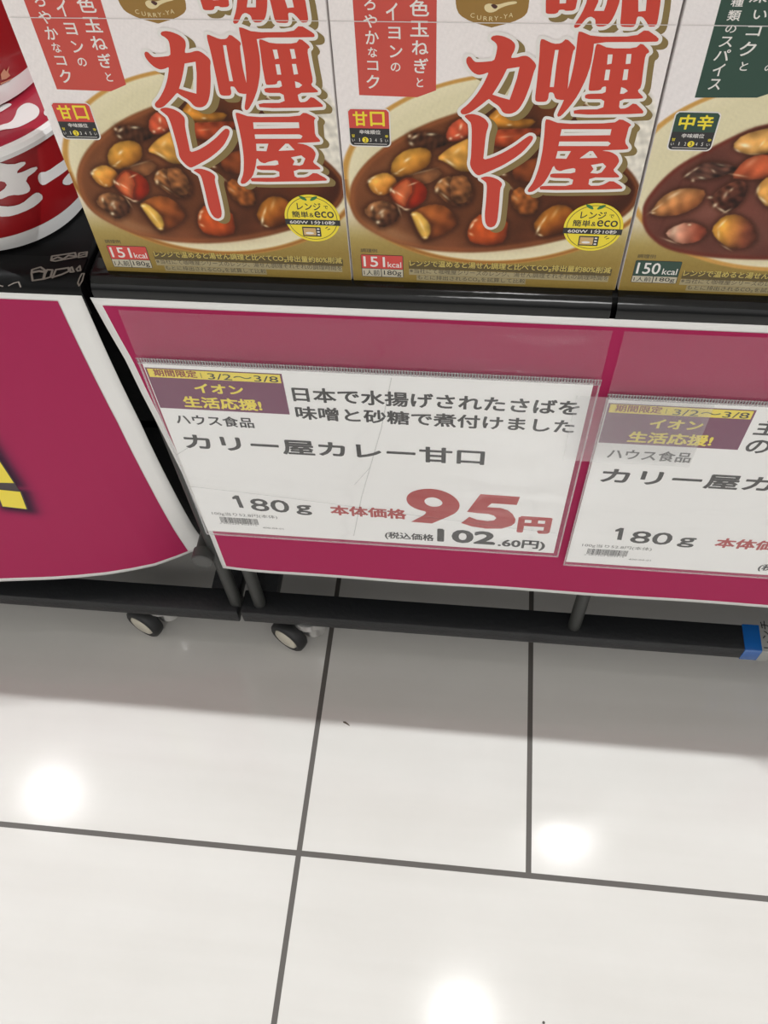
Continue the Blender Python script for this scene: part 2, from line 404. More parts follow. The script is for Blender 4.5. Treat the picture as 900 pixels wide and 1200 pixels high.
# worn sticker remains on the left shelf
L = Lay()
def mk(*P): return [tuple(onZ(x / 6.43, 260 + y / 6.43, ZS).xy) for x, y in P]
w1 = .00035
L.stroke(mk((245, 370), (310, 350), (345, 375), (330, 440), (250, 452), (242, 400)), w1 * 1.7)
L.stroke(mk((245, 390), (300, 380), (335, 385)), w1 * 2.4, False)
L.stroke(mk((345, 400), (360, 370), (400, 372), (385, 425), (335, 440)), w1 * 1.7)
L.stroke(mk((400, 430), (425, 370), (520, 355), (525, 380), (470, 405), (405, 425)), w1 * 1.8)
L.stroke(mk((530, 360), (545, 350), (560, 385), (535, 388)), w1 * 1.6); L.stroke(mk((580, 365), (605, 340), (612, 375), (590, 380)), w1 * 1.4)
L.stroke(mk((390, 300), (395, 268), (570, 242), (580, 275), (420, 305)), w1 * 1.6); L.stroke(mk((400, 292), (440, 275), (480, 290), (520, 262), (570, 268)), w1 * 1.8, False)
L.stroke(mk((595, 278), (600, 245), (660, 236), (655, 268)), w1 * 1.5); L.stroke(mk((610, 262), (650, 250)), w1 * 1.3, False)
L.stroke(mk((600, 440), (620, 400), (638, 398), (625, 450), (600, 492), (590, 470)), w1 * 1.2)
L.stroke(mk((70, 490), (110, 470), (145, 462), (160, 500)), w1 * 1.2, False); L.stroke(mk((0, 488), (25, 495)), w1 * 1.2, False)
ox, oy = left_w.location.x, left_w.location.y
L.build('worn_sticker', mat('sticker_residue', (118, 112, 104), .6), left_w, lambda u, v: Vector((u - ox, v - oy, ZS + .0009)))

# ================================================================ POSTERS
MAG = (168, 37, 85)
WHITE_P = mat('poster_paper', (236, 235, 232), .45, coat=.15)
def ease(t): return t * t * (3 - 2 * t)
zT = onY(400, 361, YP).z       # top edge of the posters
LP = .345
def PL(x, s, off=0.):          # left poster: hangs free, bows out on the left, tucked back at its lower right corner
    q = s / LP
    a = min(max((x + .36) / .14, 0), 1); yb = float(np.interp(x, [-.9, -.42, -.37, -.34, -.31, -.287, -.265, -.246, -.22], [-.009, -.009, -.003, .001, .006, .0115, .018, .027, .041]))
    dx = float(np.interp(s, [0, .12, .21, .29, .345], [0, -.0012, -.005, -.009, -.0105])) * a
    return Vector((x + dx, YP + yb * q ** 1.9 - off, zT + .0012 - s * (1 - .010 * a * q)))
def PR(x, s, off=0.):
    q = s / .30
    a = min(max((.07 - (x + .2146)) / .07, 0), 1)
    dx = float(np.interp(s, [0, .027, .05, .08, .114, .165, .255, .3], [0, .0027, .0056, .0071, .0096, .0127, .0148, .0144])) * a
    return Vector((x + dx, YP + .002 * a * a * q ** 3 + .0003 * math.sin(40 * x) * q - off, zT - s))
def sheet(name, fn, x0, x1, s0, s1, nx, ns, m, parent, off, colfn=None, thick=False):
    V = []; Fc = []
    for j in range(ns + 1):
        for i in range(nx + 1): V.append(fn(x0 + (x1 - x0) * i / nx, s0 + (s1 - s0) * j / ns, off))
    for j in range(ns):
        for i in range(nx): a = j * (nx + 1) + i; Fc.append((a, a + nx + 1, a + nx + 2, a + 1))
    if thick:
        n = len(V)
        for j in range(ns + 1):
            for i in range(nx + 1): V.append(fn(x0 + (x1 - x0) * i / nx, s0 + (s1 - s0) * j / ns, off - .0004))
        Fc += [tuple(n + k for k in f[::-1]) for f in Fc]
        ring = [i for i in range(nx + 1)] + [j * (nx + 1) + nx for j in range(1, ns + 1)] + [ns * (nx + 1) + i for i in range(nx - 1, -1, -1)] + [j * (nx + 1) for j in range(ns - 1, 0, -1)]
        Fc += [(a, b, b + n, a + n) for a, b in zip(ring, ring[1:] + ring[:1])]
    me = bpy.data.meshes.new(name); me.from_pydata([tuple(v - parent.location) for v in V], [], Fc); me.update()
    for p in me.polygons: p.use_smooth = True
    if colfn is not None:
        ca = me.color_attributes.new('Col', 'FLOAT_COLOR', 'POINT')
        X, Sg = np.meshgrid(np.linspace(x0, x1, nx + 1), np.linspace(s0, s1, ns + 1))
        c = colfn(X.ravel(), Sg.ravel(), np.array([tuple(v) for v in V])); ca.data.foreach_set('color', np.c_[lin(c), np.ones(len(c))].astype(np.float32).ravel())
    o = obj(name, me, m, parent)
    return o
def seg_dist(px, py, P, closed=True):
    d = np.full(px.shape, 1e9); n = len(P)
    for i in range(n if closed else n - 1):
        (ax, ay), (bx, by) = P[i], P[(i + 1) % n]; dx, dy = bx - ax, by - ay
        t = np.clip(((px - ax) * dx + (py - ay) * dy) / max(dx * dx + dy * dy, 1e-9), 0, 1)
        d = np.minimum(d, np.hypot(px - ax - t * dx, py - ay - t * dy))
    return d
def inside(px, py, P):
    r = np.zeros(px.shape, bool); n = len(P)
    for i in range(n):
        (ax, ay), (bx, by) = P[i], P[(i + 1) % n]
        if ay == by: continue
        c = ((ay > py) != (by > py)) & (px < (bx - ax) * (py - ay) / (by - ay) + ax); r ^= c
    return r
pl = thing('sale_poster', 'magenta poster with yellow exclamation mark and wide white edge, below the noodle cups', 'poster', (-.4, YP, zT))
XL0, XL1 = -.82, -.2195
sheet('paper', PL, XL0, XL1, 0, LP, 90, 60, WHITE_P, pl, 0, thick=True)
def pl_inv(px, py):            # picture point -> (x, s) on the left poster
    x, s = -.3, .2
    for _ in range(25):
        p0 = np.array(proj(np.array(PL(x, s)))); J = np.c_[(np.array(proj(np.array(PL(x + 1e-4, s)))) - p0) / 1e-4, (np.array(proj(np.array(PL(x, s + 1e-4)))) - p0) / 1e-4]
        dxy = np.linalg.solve(J, np.array([px, py]) - p0); x += dxy[0]; s += dxy[1]
    return x, s
stem = [pl_inv(*p) for p in ((0, 517), (16.8, 565), (-12, 562.6))]; dot = [pl_inv(*p) for p in ((-4, 572.3), (24, 575.2), (31.7, 595.5), (3.5, 592.3))]
w_ = stem[1][0] - stem[0][0]
d0, d1 = stem[1], stem[2]
bw = dot[2][0] - dot[3][0]
stem = [stem[1], (stem[1][0] - bw * .95, stem[1][1] - .0004), (stem[1][0] - bw * 1.6, stem[1][1] - .15), (stem[1][0] - bw * .55 + (stem[0][0] - stem[1][0]) * 1.2, stem[1][1] - .155)]
dot = [(dot[1][0] - bw * .98, dot[0][1]), dot[1], dot[2], dot[3]]
def glowc(X, Sg, V):
    base = np.array(MAG, float)
    d = np.full(X.shape, 1e9)
    for P in (stem, dot):
        dd = seg_dist(X - .002, Sg - .002, P); dd[inside(X - .002, Sg - .002, P)] = 0; d = np.minimum(d, dd)
    a = np.exp(-(d / .0065) ** 1.7)[:, None] * .85
    return base * (1 - a) + np.array([40, 22, 45.]) * a
me_x1 = onY(70, 357, YP).x
sheet('magenta_print', PL, XL0 + .01, me_x1, .0045, LP - .0058, 210, 180, vcol_mat('poster_ink', .5, 0., .12), pl, .0004, glowc)
fnL = lambda off: (lambda u, v: PL(u, -v, off) - pl.location)
L = Lay(); K = Lay()
for P in (stem, dot):
    Q = [(x, -s) for x, s in P]; L.poly(Q); K.poly(Q); K.stroke(Q, .0011)
K.poly([(dot[0][0] - .001, -dot[0][1]), (dot[1][0], -dot[1][1]), (stem[0][0] + .0003, -stem[0][1]), (stem[1][0], -stem[1][1])])
o_ = L.build('exclamation_mark', mat('print_yellow', (245, 222, 50), .4, coat=.15), pl, fnL(.0009), .006)
K.build('mark_outline', mat('print_dark', (46, 24, 34), .4, coat=.1), o_, fnL(.0007), .006)

pr = thing('sale_poster', 'magenta sale poster with narrow white border, hanging behind the price cards', 'poster', (0, YP, zT))
XR0, XR1 = onY(105.5, 349, YP).x, .94
LR = zT - onY(580, 690, YP).z
sheet('paper', PR, XR0, XR1, 0, LR, 120, 50, WHITE_P, pr, 0, thick=True)
sheet('magenta_print', PR, XR0 + .0052, XR1 - .005, .0052, LR - .0052, 120, 50, mat('poster_ink_right', MAG, .5, spec=.12), pr, .0004)

# ================================================================ PRICE CARDS
YC = YP - .0030
INK = mat('ink_charcoal', (40, 38, 38), .45); RED = mat('ink_red', (178, 52, 52), .45); PUR = mat('ink_purple', (118, 52, 88), .45)
YEL = mat('ink_yellow', (246, 224, 80), .45); BRN = mat('ink_brown', (146, 60, 40), .45); GRY = mat('ink_grey', (110, 108, 106), .5)
PAPER = mat('card_paper', (250, 249, 247), .6, spec=.2)
def crect(TL, TR, BL):
    a, b, c = (onY(*p, YC) for p in (TL, TR, BL)); vt = (a.z + b.z) / 2
    return ((a.x + c.x) / 2, vt - (a.z - c.z), b.x + (c.x - a.x) / 2, vt)
c0 = onY(156, 421, YC); c1 = onY(251, 622, YC); c2 = onY(695, 452, YC)
cu0 = (c0.x + c1.x) / 2; cu1 = c2.x; cv1 = (c0.z + c2.z) / 2; cv0 = c1.z
DX = ((onY(714.5, 466.9, YC) - onY(167.8, 426.2, YC)) + (onY(702, 515.7, YC) - onY(187.3, 474, YC))) / 2
def price_card(label, shift, lines, product):
    t = thing('price_card', label, 'price card', (cu0 + shift[0], YC, cv0 + shift[1]))
    def fn(layer): return lambda u, v: Vector((u - cu0, -.0004 - layer * .00009, v - cv0))
    def T(lay, s, TL, TR, BL, bold=0., skew=0.): lay.text(s, *crect(TL, TR, BL), bold, skew); return lay
    box('paper', (0, -.0004, 0), (cu1 - cu0, .0002, cv1 - cv0), PAPER, t, .0001, 1)
    r = crect((167.8, 426.2), (330.4, 441), (187.3, 474)); ba = Lay().rect(*r).build('sale_banner', PUR, t, fn(1))
    ry = crect((171, 428), (329.6, 442.2), (174, 437.5)); Lay().rect(ry[0] + .0002, ry[1], r[2] - .0012, r[3] - .0008).build('date_strip', YEL, ba, fn(2))
    L = Lay(); T(L, '期間限定', (178, 430), (230, 435), (181, 438.3), .03); L.build('strip_text', BRN, ba, fn(3))
    L = Lay(); T(L, '3/2〜3/8', (242, 434.6), (326, 442.2), (243.8, 441.6), .006)
    q = crect((234.5, 436), (235.2, 436.2), (236.5, 442)); L.rect(*q); L.build('date_text', INK, ba, fn(3))
    L = Lay(); T(L, 'イオン', (225.5, 446.7), (284.4, 452.2), (228.9, 457.8), .045); T(L, '生活応援!', (212.7, 460.7), (306.7, 470), (215.6, 474), .038); L.build('banner_text', YEL, ba, fn(3))
    L = Lay(); T(L, 'ハウス食品', (204.4, 482), (297.8, 491), (206, 494.2), .024); T(L, product, (211.7, 502.7), (569.3, 531), (217, 521), .036)
    L.build('product_text', INK, t, fn(1))
    L = Lay()
    if lines:
        T(L, lines[0], (340.1, 448.9), (680.4, 472.5), (343.7, 466.4), .03); T(L, lines[1], (343.7, 472), (674, 494.3), (348, 488), .03)
    else:
        T(L, '主', (340.1, 448.9), (366, 450.8), (343.7, 466.4), .03); T(L, 'の', (343.7, 472), (370, 474), (348, 488), .03)
    L.build('description_text', INK, t, fn(1))
    L = Lay(); T(L, '80', (290, 582), (336.5, 587), (296.3, 596.8), .02); L.poly([(q.x, q.z) for q in (onY(235 + x / 5.4545, 560 + y / 5.4545, YC) for x, y in ((201, 122), (222, 108), (244, 110), (278, 189), (250, 186), (227, 131), (207, 133)))]); T(L, 'g', (345, 590.2), (364, 592.2), (348.5, 602), .035); L.build('weight_text', INK, t, fn(1))
    L = Lay(); T(L, '100g当り52.8円(本体)', (247.5, 597.8), (324.8, 604.6), (248.8, 602.2), .0); T(L, '400-04-01', (307.4, 616.5), (332, 618.6), (308.2, 618.3), 0.); L.build('unit_price_text', GRY, t, fn(1))
    L = Lay(); u0, v0, u1, v1 = crect((257, 604), (303, 608.8), (259, 610.8)); rnd = random.Random(5); u = u0
    while u < u1 - .0004:
        w = rnd.choice((.00022, .00022, .0004, .0006)); L.rect(u, v0, u + w, v1); u += w + rnd.choice((.00024, .00024, .0004))
    L.text('4 902402 804216', u0 - .002, v0 - .0016, u1 - .002, v0 - .0005, 0.); L.build('barcode', INK, t, fn(1))
    L = Lay(); T(L, '本体価格', (385.8, 590.3), (476, 597), (388, 602), .04)
    L.build('price_caption', RED, t, fn(1))
    L = Lay()
    def c36(*P): return [(q.x, q.z) for q in (onY(420 + x / 3.6, 560 + y / 3.6, YC) for x, y in P)]
    L.poly(chaikin(c36((200, 85), (215, 60), (260, 45), (320, 43), (375, 58), (415, 85), (430, 112), (420, 138), (395, 155), (310, 190), (310, 190), (222, 183), (222, 183), (300, 143), (250, 132), (212, 112)), 2), [chaikin(c36((276, 92), (295, 80), (325, 80), (350, 93), (357, 107), (340, 119), (310, 120), (285, 110)), 2)])
    L.poly(c36((515, 66), (682, 78), (668, 112), (562, 105), (543, 121), (600, 125), (630, 134), (650, 150), (663, 172), (660, 188), (645, 200), (605, 212), (540, 212), (480, 203), (433, 188), (468, 162), (500, 174), (545, 180), (572, 177), (582, 167), (572, 157), (550, 150), (500, 146), (458, 141)))
    T(L, '円', (607.2, 603.5), (646.8, 606.7), (606, 622.8), .07)
    L.build('price_text', RED, t, fn(1))
    L = Lay(); T(L, '(税込価格', (450, 621), (508, 627), (452, 630), .025); T(L, '102', (512.8, 618.5), (582, 623), (512, 633.8), .06); T(L, '.60円)', (584, 629.3), (639.5, 634.8), (583, 640.5), .035)
    L.build('tax_price_text', INK, t, fn(1))
    return t
cardA = price_card('white price card reading 95 yen in red, under the two sweet curry boxes', (0, 0), ('日本で水揚げされたさばを', '味噌と砂糖で煮付けました'), 'カリー屋カレー甘口')
cardB = price_card('white price card cut off by the right edge of the photo, under the green-badged box', (DX.x, DX.z), None, 'カリー屋カレー中辛')

# ---- clear sleeves
FILM = film_mat('clear_film', .02, .985, .07, .25); FLAP = film_mat('clear_flap', .035, .97, .07, .5)
EDGE = film_mat('film_edge', .22, .95, .15)
def zip_mat():
    m = film_mat('zip_strip', .25, .66, .3); nt = m.node_tree
    tc = nt.nodes.new('ShaderNodeTexCoord'); w = nt.nodes.new('ShaderNodeTexWave'); w.inputs['Scale'].default_value = 185; w.inputs['Distortion'].default_value = 0
    r = nt.nodes.new('ShaderNodeMapRange'); r.inputs[3].default_value = .0; r.inputs[4].default_value = .30
    nt.links.new(tc.outputs['Object'], w.inputs['Vector']); nt.links.new(w.outputs['Fac'], r.inputs[0])
    for n in nt.nodes:
        if n.type == 'MIX_SHADER' and not n.inputs[0].is_linked: nt.links.new(r.outputs[0], n.inputs[0])
    return m
ZIP = zip_mat()
def sleeve(label, sh, uL=None, uR=None):
    su0, su1 = cu0 - .0012 + sh[0], cu1 + .0032 + sh[0]; sv0 = cv0 - .003 + sh[1]; sv1 = zT - .004
    zz = cv1 + .0012 + sh[1]
    t = thing('card_sleeve', label, 'card sleeve', (su0, YC, sv0)); w = su1 - su0; h = sv1 - sv0
    y = -.0012
    def pane(name, v0, v1, yy, m, extra=0.):
        V = []; n = 24; k = 8
        for j in range(k + 1):
            for i in range(n + 1):
                u = -extra + (w + 2 * extra) * i / n; v = v0 + (v1 - v0) * j / k
                V.append((u, yy - .0005 * math.sin(3 * u / w * math.pi) * (j / k), v))
        Fc = [(a, a + 1, a + n + 2, a + n + 1) for j in range(k) for i in range(n) for a in [j * (n + 1) + i]]
        me = bpy.data.meshes.new(name); me.from_pydata(V, [], Fc); me.update(); o = obj(name, me, m, t)
        for p in me.polygons: p.use_smooth = True
        return o
    pane('front_film', 0, zz - sv0, y, FILM)
    pane('flap', zz - sv0 + .0005, h, y - .0002, FLAP)
    bm = bmesh.new(); bm.faces.new([bm.verts.new(p) for p in ((-.0005, y - .0012, zz - sv0), (w + .0005, y - .0012, zz - sv0), (w + .0005, y - .0012, zz - sv0 + .0050), (-.0005, y - .0012, zz - sv0 + .0050))]); obj('zip_strip', bm, ZIP, t)
    for dz in (.0004, .0046): bm = bmesh.new(); add_box(bm, (-.0005, y - .0016, zz - sv0 + dz - .0002), (w + .0005, y - .0012, zz - sv0 + dz + .0002)); obj('zip_ridge', bm, EDGE, t)
    for u in (0, w): bm = bmesh.new(); add_box(bm, (u - .0005, y - .0006, 0), (u + .0005, y + .0002, zz - sv0)); obj('side_seam', bm, EDGE, t)
    bm = bmesh.new(); add_box(bm, (0, y - .0006, -.0004), (w, y + .0002, .0008)); obj('bottom_seam', bm, EDGE, t)
    return t
slA = sleeve('clear plastic sleeve holding the 95 yen price card', (0, 0)); slB = sleeve('clear plastic sleeve holding the price card at the right edge', (DX.x, DX.z))
# creases in the first sleeve
CRE = film_mat('film_crease', .0, .80, .2)
def cr_(*P): return [((onY(*p, YC).x), (onY(*p, YC).z)) for p in P]
for pts, w in ((((222, 567), (300, 576), (400, 589), (500, 603), (600, 616), (652, 622)), .00035), (((459, 440), (447, 500), (424, 580), (415, 625)), .0003), (((416, 565), (434, 545)), .0003), (((208, 530), (224, 520)), .0003)):
    Lay().stroke(cr_(*pts), w, False).build('crease', CRE, slA, lambda u, v: Vector((u, YC - .0021, v)) - slA.location)
# clear tape across both sleeves
a = onY(660, 531, YC); b = onY(806, 546, YC); c = onY(837, 468, YC)
tp = box('clear_tape', (a.x, YC - .0034, (a.z + b.z) / 2), ((b.x + c.x) / 2, YC - .0031, c.z + .001), film_mat('tape_film', .05, .98, .1), None, .0001, 1)
tag(tp, 'clear tape across the gap between the two card sleeves', 'tape')

# ================================================================ CURRY BOXES
BW, BH, BD = .1393, .166, .026
def value_noise(x, y, seed, sc):
    r = np.random.RandomState(seed); z = np.zeros(x.shape)
    for k in range(14):
        a = r.uniform(0, 6.28); f = sc * r.uniform(.5, 1.8); z += np.sin((x * math.cos(a) + y * math.sin(a)) * f + r.uniform(0, 6.28))
    return z / 5.0
def sstep(d, w): return np.clip(d / w + .5, 0, 1)
class Paint:
    def __init__(s, px, py, base): s.x = px; s.y = py; s.c = np.tile(np.array(base, float), (len(px), 1))
    def mix(s, a, col): a = a[:, None] if a.ndim == 1 else a; s.c = s.c * (1 - a) + np.asarray(col, float) * a
    def sd(s, P):
        P = [tuple(p) for p in P]; xs = [p[0] for p in P]; ys = [p[1] for p in P]
        m = (s.x > min(xs) - 12) & (s.x < max(xs) + 12) & (s.y > min(ys) - 12) & (s.y < max(ys) + 12)
        d = np.full(s.x.shape, -99.); dd = seg_dist(s.x[m], s.y[m], P); ins = inside(s.x[m], s.y[m], P); d[m] = np.where(ins, dd, -dd); return d
    def blob(s, P, col, rim=.5, mott=0., hl=(), seed=1, k=1, soft=1.8, dark=None, light=(-.5, -.8), gain=.5, tex=.14):
        cx = np.mean([p[0] for p in P]); cy = np.mean([p[1] for p in P]); P = chaikin([(cx + (x - cx) * 1.07, cy + (y - cy) * 1.07) for x, y in P], k, .22); d = s.sd(P); cx = np.mean([p[0] for p in P]); cy = np.mean([p[1] for p in P])
        sz = max(max(p[0] for p in P) - min(p[0] for p in P), max(p[1] for p in P) - min(p[1] for p in P)) / 2
        # juice shadow printed round the piece
        s.mix(np.where(d < 0, np.exp(-(d / 4.) ** 2), 0) * .5, (58, 32, 18))
        t = np.clip(d / (sz * .45), 0, 1); g = ((s.x - cx) * light[0] + (s.y - cy) * light[1]) / sz
        f = rim + (1.08 - rim) * np.sqrt(t) + gain * .42 * g
        if mott: f = f + mott * value_noise(s.x, s.y, seed, .55) * .5
        f = f + tex * value_noise(s.x, s.y, seed + 7, .28)
        c = np.asarray(col, float)[None] * np.clip(f, .25, 1.5)[:, None]
        if dark is not None:
            q = np.clip(.5 - g * .9, 0, 1)[:, None]; c = c * (1 - q) + np.asarray(dark, float)[None] * np.clip(f + .2, .3, 1.3)[:, None] * q
        a = sstep(d, soft)[:, None]; s.c = s.c * (1 - a) + c * a
        for (hx, hy, ha, hb, ang, st) in hl: s.glint(hx, hy, ha, hb, ang, st)
    def glint(s, hx, hy, ha, hb, ang, st, col=(255, 240, 205)):
        ca, sa = math.cos(math.radians(ang)), math.sin(math.radians(ang)); u = (s.x - hx) * ca + (s.y - hy) * sa; v = -(s.x - hx) * sa + (s.y - hy) * ca
        s.mix(np.exp(-(u / ha) ** 2 - (v / hb) ** 2) * st, col)
    def wash(s, hx, hy, ha, hb, ang, st, col): s.glint(hx, hy, ha, hb, ang, st, col)
    def grain(s, a=1.2): s.c = (s.c - 112) * 1.10 + 109; s.c = np.clip(s.c * (1 + .010 * value_noise(s.x, s.y, 77, .9))[:, None] + np.random.normal(0, a, (len(s.x), 1)), 0, 255)
def cr1(*P): return [(400 + x / 5.625, 100 + y / 5.625) for x, y in P]
def cr2(*P): return [(400 + x / 5.625, 200 + y / 5.625) for x, y in P]
def cr3(*P): return [(560 + x / 5.29, 180 + y / 5.29) for x, y in P]
def cr4(*P): return [(740 + x / 5.625, 100 + y / 5.625) for x, y in P]
def cr5(*P): return [(720 + x / 5., 230 + y / 5.) for x, y in P]
def gold_ground(p, x0, top, tilt):
    # gold lower ground of the printed front
    d = (p.y - (top + (p.x - x0) * tilt)); p.mix(sstep(d, 55), (188, 170, 112)); p.mix(sstep(d - 24, 46) * .75, (140, 116, 58))
def ring(p, cx, cy, a, b, ang, w, col, soft=2.):
    ca, sa = math.cos(math.radians(ang)), math.sin(math.radians(ang)); u = (p.x - cx) * ca + (p.y - cy) * sa; v = -(p.x - cx) * sa + (p.y - cy) * ca
    r = np.hypot(u / a, v / b); sc = (a + b) / 2; return (r - 1) * sc
def paint_sweet(px, py):
    p = Paint(px, py, (232, 225, 223))
    gold_ground(p, 412, 255, .02)
    d = ring(p, 592, 197, 192, 112, -4, 0, 0)
    p.mix(sstep(-d - 0, 2.5), (196, 150, 82)); p.mix(sstep(-d - 6, 3), (226, 216, 184))
    p.mix(sstep(-d - 16, 20) * .35, (204, 196, 158))
    p.mix(np.exp(-((d + 3) / 2.2) ** 2) * (p.y > 210) * .6, (140, 88, 45))
    # rice
    rice = chaikin([(640, 100), (700, 92), (770, 95), (775, 215), (748, 222), (722, 190), (712, 150), (690, 118)], 2); dr = p.sd(rice)
    n = value_noise(p.x, p.y, 5, .5); a = sstep(dr, 6)[:, None]; p.c = p.c * (1 - a) + (np.array([222, 216, 204.])[None] * (1 + .07 * n)[:, None]) * a
    sauce = chaikin([(410, 230), (411, 216), (423, 196), (444, 176), (471, 159), (500, 144), (535, 132), (575, 120), (620, 113), (660, 112), (690, 122), (710, 150), (722, 184), (744, 205), (752, 225), (738, 250), (700, 270), (662, 280), (617, 290), (560, 296), (507, 294), (471, 287), (444, 276), (421, 262), (411, 246)], 2)
    ds = p.sd(sauce); a = sstep(ds, 3.)
    g = np.clip((p.x - 410) / 330, 0, 1)[:, None]; c = np.array([126, 78, 48.])[None] * (1 - g) + np.array([78, 40, 22.])[None] * g
    c = c * (1 + .12 * value_noise(p.x, p.y, 9, .09))[:, None]; p.c = p.c * (1 - a[:, None]) + c * a[:, None]
    p.mix(np.exp(-((ds - 3) / 3.) ** 2) * .55, (160, 98, 58))
    p.wash(452, 268, 24, 9, 20, .55, (172, 128, 92)); p.wash(475, 278, 24, 6, 12, .45, (176, 130, 95)); p.wash(446, 205, 14, 10, 0, .25, (140, 95, 75))
    p.wash(470, 258, 10, 6, 60, .3, (160, 110, 80)); p.wash(455, 190, 16, 5, -35, .3, (150, 100, 62)); p.wash(500, 243, 12, 5, 20, .3, (150, 100, 66)); p.wash(505, 200, 14, 5, 0, .3, (140, 92, 60)); p.wash(590, 232, 10, 8, 0, .3, (120, 74, 40)); p.wash(620, 275, 20, 5, -10, .3, (120, 66, 40)); p.wash(520, 285, 30, 6, 0, .25, (140, 90, 70))
    p.blob(cr1((440, 345), (480, 310), (600, 310), (700, 340), (700, 385), (560, 425), (470, 405)), (78, 48, 32), .7, .5, seed=3)
    for h in ((482, 168, 3, 2, 40), (486, 160, 4, 1.6, -30), (505, 157, 5, 1.5, 0), (480, 159, 2, 2, 0)): p.glint(*h, .7)
    p.blob(cr1((690, 330), (720, 260), (790, 215), (850, 240), (850, 350), (720, 372)), (186, 84, 56), .6, hl=((540, 148, 1.6, 3.4, 15, .75), (536, 158, 3, 1.3, -20, .7), (528, 162, 2, 1.6, 0, .7), (541, 160, 2, 1.5, 30, .5)), seed=4)
    p.blob(cr1((635, 480), (690, 430), (745, 395), (850, 345), (860, 560), (770, 560), (690, 500)), (208, 152, 72), .7, hl=((527, 190, 7, 1.6, 35, .7), (536, 176, 5, 2, -40, .4)), seed=5)
    p.blob(cr1((380, 615), (500, 572), (620, 548), (665, 590), (560, 650), (450, 640)), (140, 92, 58), .8, seed=6, hl=((490, 202, 16, 1.2, -14, .45),))
    p.blob(cr1((330, 580), (345, 490), (430, 425), (540, 410), (590, 445), (575, 525), (480, 575), (380, 600)), (205, 152, 68), .55, dark=(150, 96, 38), hl=((477, 187, 4, 1.6, -35, .75), (470, 199, 5, 1.1, -30, .6), (464, 203, 3, 1.2, 0, .5)), seed=7)
    p.blob(cr1((180, 645), (212, 598), (290, 575), (345, 600), (368, 650), (340, 695), (260, 725), (205, 695)), (216, 158, 76), .6, dark=(170, 108, 46), hl=((433, 212, 2.4, 2, -30, .8), (437, 208, 4, 1.2, -25, .6), (441, 222, 4, 1.2, 60, .35), (446, 226, 2, 1.5, 0, .5)), seed=8)
    p.blob(cr1((320, 705), (372, 645), (440, 605), (525, 640), (562, 690), (548, 755), (480, 805), (420, 815), (350, 765)), (176, 64, 30), .6, dark=(124, 34, 14), seed=9, gain=.3)
    p.blob(cr1((330, 705), (375, 655), (440, 615), (470, 690), (430, 760), (420, 800), (355, 755)), (186, 98, 60), .8, seed=10, soft=6, gain=.2)
    for h in ((461, 224, 3, 1.4, 45, .8), (468, 227, 5, 1, 35, .6), (484, 215, 5, 1, -20, .6), (470, 242, 7, 1, 30, .7), (477, 245, 4, 1.2, 0, .7), (458, 222, 1.6, 2.4, 0, .7)): p.glint(*h)
    p.blob(cr1((615, 685), (650, 625), (720, 598), (830, 640), (870, 700), (845, 775), (760, 795), (680, 755)), (146, 98, 58), .65, .55, dark=(92, 54, 32), seed=11)
    for h in ((512, 222, 2, 3, 20, .7), (516, 212, 3, 1.5, -40, .6), (525, 216, 4, 1.5, 30, .45), (540, 219, 4, 1.5, 50, .4), (522, 230, 6, 1.2, 40, .5), (535, 230, 5, 1.5, 60, .35)): p.glint(*h)
    p.blob(cr2((150, 265), (205, 210), (290, 198), (350, 235), (384, 285), (350, 340), (265, 372), (225, 335)), (132, 90, 58), .6, .6, dark=(70, 42, 28), seed=12)
    for h in ((436, 243, 1.6, 3, 15, .75), (447, 248, 4, 2, -40, .6), (443, 260, 2.4, 2, 0, .8), (448, 252, 2, 3, 0, .5), (468, 246, 1.2, 6, -20, .35)): p.glint(*h)
    p.blob(cr2((465, 280), (500, 258), (600, 222), (690, 238), (765, 335), (700, 400), (560, 455), (515, 420)), (160, 92, 44), .6, seed=13, dark=(112, 60, 30))
    p.blob(cr2((462, 280), (510, 272), (580, 345), (588, 400), (556, 452), (518, 415), (480, 330)), (216, 172, 84), .75, seed=14, soft=3, gain=.2, hl=((494, 263, 1.3, 7, -25, .5), (485, 251, 3, 1.5, 0, .6), (498, 278, 3, 1.3, 0, .5)))
    p.blob(cr3((345, 445), (395, 370), (480, 318), (555, 325), (610, 380), (560, 470), (400, 515)), (190, 122, 46), .5, dark=(110, 58, 22), seed=15, hl=((631, 268, 1.6, 5, 25, .85), (637, 258, 1.4, 6, 35, .6), (633, 275, 3, 1.3, 20, .7), (650, 250, 2, 7, 35, .3)))
    p.blob([(548, 273), (553, 260), (565, 250), (594, 256), (592, 282), (575, 287), (553, 284)], (180, 80, 36), .55, seed=16, hl=((553, 264, 1.5, 4, 30, .8), (557, 258, 3, 1.5, -30, .6), (552, 274, 3, 1.5, 30, .5)))
    p.blob([(600, 225), (612, 218), (632, 232), (628, 250), (612, 252), (600, 240)], (140, 82, 40), .6, .4, seed=17, hl=((604, 232, 4, 2, 40, .3),))
    p.blob([(600, 200), (612, 190), (636, 183), (646, 200), (632, 212), (606, 212)], (126, 66, 34), .6, seed=18)
    p.blob([(572, 138), (588, 124), (602, 138), (628, 140), (618, 150), (596, 154), (576, 149)], (200, 134, 52), .6, seed=19, hl=((597, 146, 3, 1.2, 0, .7), (582, 136, 4, 1.4, -40, .35)))
    p.blob([(577, 162), (580, 152), (606, 151), (636, 150), (628, 160), (604, 170), (582, 172)], (166, 74, 42), .7, seed=20, hl=((592, 160, 8, 1.2, -5, .25),))
    p.glint(590, 204, 3, 1.5, 10, .7); p.glint(598, 219, 4, 1.5, 40, .4)
    p.blob([(528, 208), (545, 205), (553, 220), (548, 236), (530, 238)], (130, 84, 50), .7, .5, seed=21)
